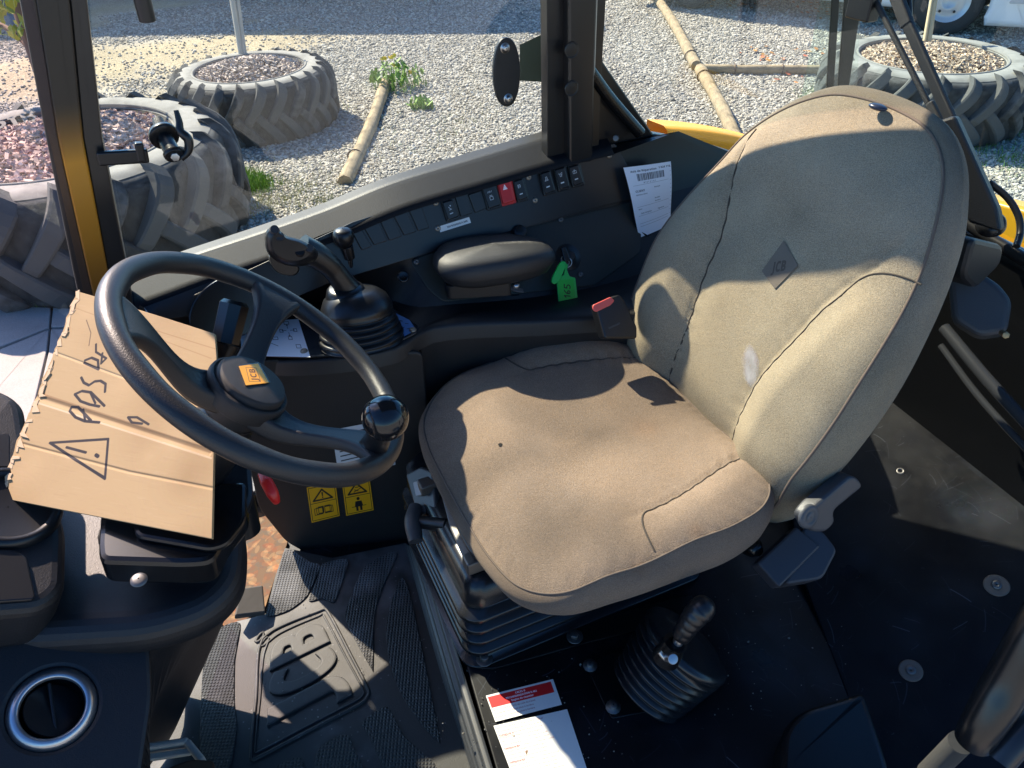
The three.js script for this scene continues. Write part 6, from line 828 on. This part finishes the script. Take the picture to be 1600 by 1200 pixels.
{ // printed sheets stuck to the platform
  const P = plane(V(0.3, 0.1035, -0.7), V(0, 1, 0)); const sheet = (px, lab, w, h, draw) => { const t = thing('notice_sheet', lab, 'notice', onP(px[0][0], px[0][1], P)); part('print', quad3(px.map(([x, y]) => onP(x, y, P)), 6), M(0xffffff, 0.55, { map: canvasTex(w, h, draw) }), t); };
  const lines = (g, y0, y1, w, heads) => { g.font = '17px sans-serif'; let s = 3; for (let y = y0; y < y1; y += 26) { s = (s * 1103515245 + 12345) & 0x7fffffff; g.fillStyle = 'rgba(120,24,24,1)'; g.fillText(heads[(s >> 8) % heads.length], 12, y); } };
  const tx = ['Engins de chantier à déplacement séquentiel ou', 'moteurs, engins compacts à conducteur porté', 'le poste de conduite est situé à l’arrière', 'transport des engins sur porte-engins', 'Autorisation de conduite obligatoire', 'selon l’article R.4323-55 du code du travail'];
  sheet([[759, 1087], [864, 1061], [878, 1101], [774, 1128]], 'upper white notice sheet with a red title bar on the seat platform', 512, 200, (g, w, h) => { g.fillStyle = '#d9d7d2'; g.fillRect(0, 0, w, h); g.fillStyle = '#d5161b'; g.fillRect(10, 14, 480, 84); g.fillStyle = '#fff'; g.font = 'bold 19px sans-serif'; g.textAlign = 'center'; g.fillText('CACES ®', 250, 38); g.fillText('RECOMMANDATION R.482', 250, 62); g.fillText('Engins de chantier', 250, 86); g.textAlign = 'left'; lines(g, 124, 196, w, tx); });
  sheet([[771, 1134], [886, 1108], [930, 1240], [822, 1268]], 'lower white notice sheet with red print running out of the bottom edge', 512, 620, (g, w, h) => { g.fillStyle = '#d9d7d2'; g.fillRect(0, 0, w, h); lines(g, 30, 610, w, tx); g.strokeStyle = 'rgba(190,40,40,0.9)'; g.lineWidth = 2; for (let y = 90; y < 600; y += 100) { g.fillStyle = '#b81d20'; g.font = 'bold 18px sans-serif'; g.fillText(['Catégorie A :', 'Catégorie B1 :', 'Catégorie C1 :', 'Catégorie D :', 'Catégorie E :', 'Catégorie F :'][(y / 100) | 0], 12, y); g.beginPath(); g.moveTo(12, y + 4); g.lineTo(120, y + 4); g.stroke(); } g.fillStyle = '#6b5036'; g.beginPath(); g.ellipse(150, 240, 7, 16, 0.5, 0, 7); g.fill(); });
}
{ // grit trodden into the cab
  const zone = [[560, 1000], [640, 1010], [700, 1100], [740, 1160], [860, 1060], [900, 1150], [1000, 1150], [1120, 1060], [1180, 1000], [1330, 800], [1400, 900], [1500, 1000], [1290, 960], [1240, 1060], [480, 1100], [820, 1030]];
  scene.add(scatter('grit', CHIP[1], new THREE.MeshStandardMaterial({ color: 0xffffff, roughness: 0.9 }), 230, () => { const q = zone[Math.floor(rnd() * zone.length)], x = q[0] + rr(-90, 90), y = q[1] + rr(-70, 70), h = x < 690 ? 0.0125 : x > 1270 ? 0.13 : 0.1025, p = onY(x, y, h), s = rr(0.0007, 0.0018) * (rnd() < 0.05 ? 2.2 : 1), k = rr(0.08, 0.3); return { pos: p, rot: [rr(0, 3), rr(0, 6), 0], scale: V(s, s, s), color: C(k, k * 0.92, k * 0.8) }; }, 'tiny pale grit and crumbs scattered on the cab floor and mat', 'grit'));
}
{ // parking brake lever in a pleated boot
  const b = onY(1005, 1082, 0.1), z = b.z, q = (x, y, d = 0) => onZ(x, y, z + d); const t = thing('park_lever', 'black lever with ribbed grip rising from a large pleated rubber boot on the platform', 'lever', b);
  const tp = q(1088, 990), ax = tp.clone().sub(b), L = ax.length(), prof = []; const n = 7; for (let k = 0; k < n; k++) { const y = L * (0.04 + 0.1 * k), r = 0.074 + 0.002 * k; prof.push([r - 0.008, y], [r + 0.0005, y + L * 0.025], [r + 0.001, y + L * 0.055], [r - 0.006, y + L * 0.085]); } prof.push([0.087, L * 0.76], [0.089, L * 0.8], [0.087, L * 0.84], [0.078, L * 0.87], [0.072, L * 0.865], [0.06, L * 0.9], [0.02, L * 0.95], [0.001, L * 0.96]);
  part('boot', lathe(prof, b, ax, 56), M(C(0.014, 0.015, 0.017), 0.26), t);
  const P = plane(V(0, 0.102, -0.7), V(0, 1, 0)); part('mounting_plate', plate(P, [[915, 1040], [960, 1020], [1060, 1000], [1080, 1100], [955, 1125], [945, 1105]], 0.004, { r: 0.008 }), mGloss, t);
  for (const [x, y] of [[922, 1040], [958, 1105]]) part('bolt', lathe([[0.001, 0.01], [0.007, 0.01], [0.008, 0.007], [0.008, 0.003], [0.014, 0.002], [0.014, 0]], onY(x, y, 0.107), V(0, 1, 0), 12), mSteelDull, t);
  const g0 = q(1052, 1018, 0.05), g1 = q(1070, 985, 0.05), g2 = q(1090, 958, 0.05), g3 = q(1112, 938, 0.05);
  part('collar', [tube([q(1040, 1028, 0.045), q(1056, 1004, 0.05)], [0.024, 0.02], { sides: 20, seg: 4 })], mGloss, t);
  part('shaft', [cyl(q(1046, 1024, 0.05), g1, 0.009, 0.0085)], mSteel, t);
  part('grip', tube([q(1064, 996, 0.05), g1, g2, g3], (u) => (0.0145 + 0.009 * u) * (u < 0.75 ? 1 + 0.05 * Math.abs(Math.sin(u * 20)) : Math.sqrt(Math.max(0.02, 1 - ((u - 0.72) / 0.285) ** 2))), { seg: 60, sides: 24 }), mPlasticSmooth, t);
  part('clevis', [cyl(q(1044, 1026, 0.07), q(1052, 1030, 0.085), 0.0085, 0.0085, 16), tube([q(1030, 1018, 0.06), q(1040, 1030, 0.07), q(1050, 1030, 0.07)], 0.004, { sides: 8 })], mSteel, t); void g0;
}
{ // rounded black step box and loose bits at the lower right
  const P = plane(V(0.85, 0.17, -0.5), V(0, 1, 0.05)); const t = thing('step_box', 'black rounded box rising from the floor at the bottom right', 'box', onY(1300, 1150, 0.1)); part('box', slab(P, [[1218, 1200], [1222, 1140], [1250, 1108], [1340, 1082], [1352, 1082], [1392, 1200], [1410, 1300], [1218, 1300]], 0.2, { r: 0.03, bevel: 0.012, seg: 4 }), mGloss, t);
  const D = (x, y, d) => EYE.clone().addScaledVector(ray(x, y), d); const h = thing('grab_tube', 'thick glossy black grab tube crossing the lower right corner', 'grab handle', D(1560, 1060, 0.95)); part('tube', tube([D(1700, 870, 0.9), D(1628, 975, 0.92), D(1576, 1065, 0.95), D(1534, 1135, 0.97), D(1522, 1156, 0.985)], [0.027, 0.027, 0.027, 0.027, 0.023], { sides: 28 }), mGloss, h);
  part('stub', [tube([D(1640, 1100, 0.98), D(1590, 1150, 0.97), D(1560, 1190, 0.97)], [0.022, 0.022, 0.018], { sides: 20 })], M(C(0.02, 0.02, 0.022), 0.3), h);
  const c = thing('cable_wrap', 'grey woven cable wrap below the grab tube at the bottom edge', 'cable', D(1480, 1190, 1.1)); part('sleeve', tube([D(1500, 1160, 1.05), D(1480, 1180, 1.08), D(1450, 1210, 1.12)], 0.016, { sides: 14 }), M(C(0.05, 0.048, 0.044), 0.9, { bumpMap: fabricBump, bumpScale: 0.002 }), c);
}

renderer.render(scene, camera);
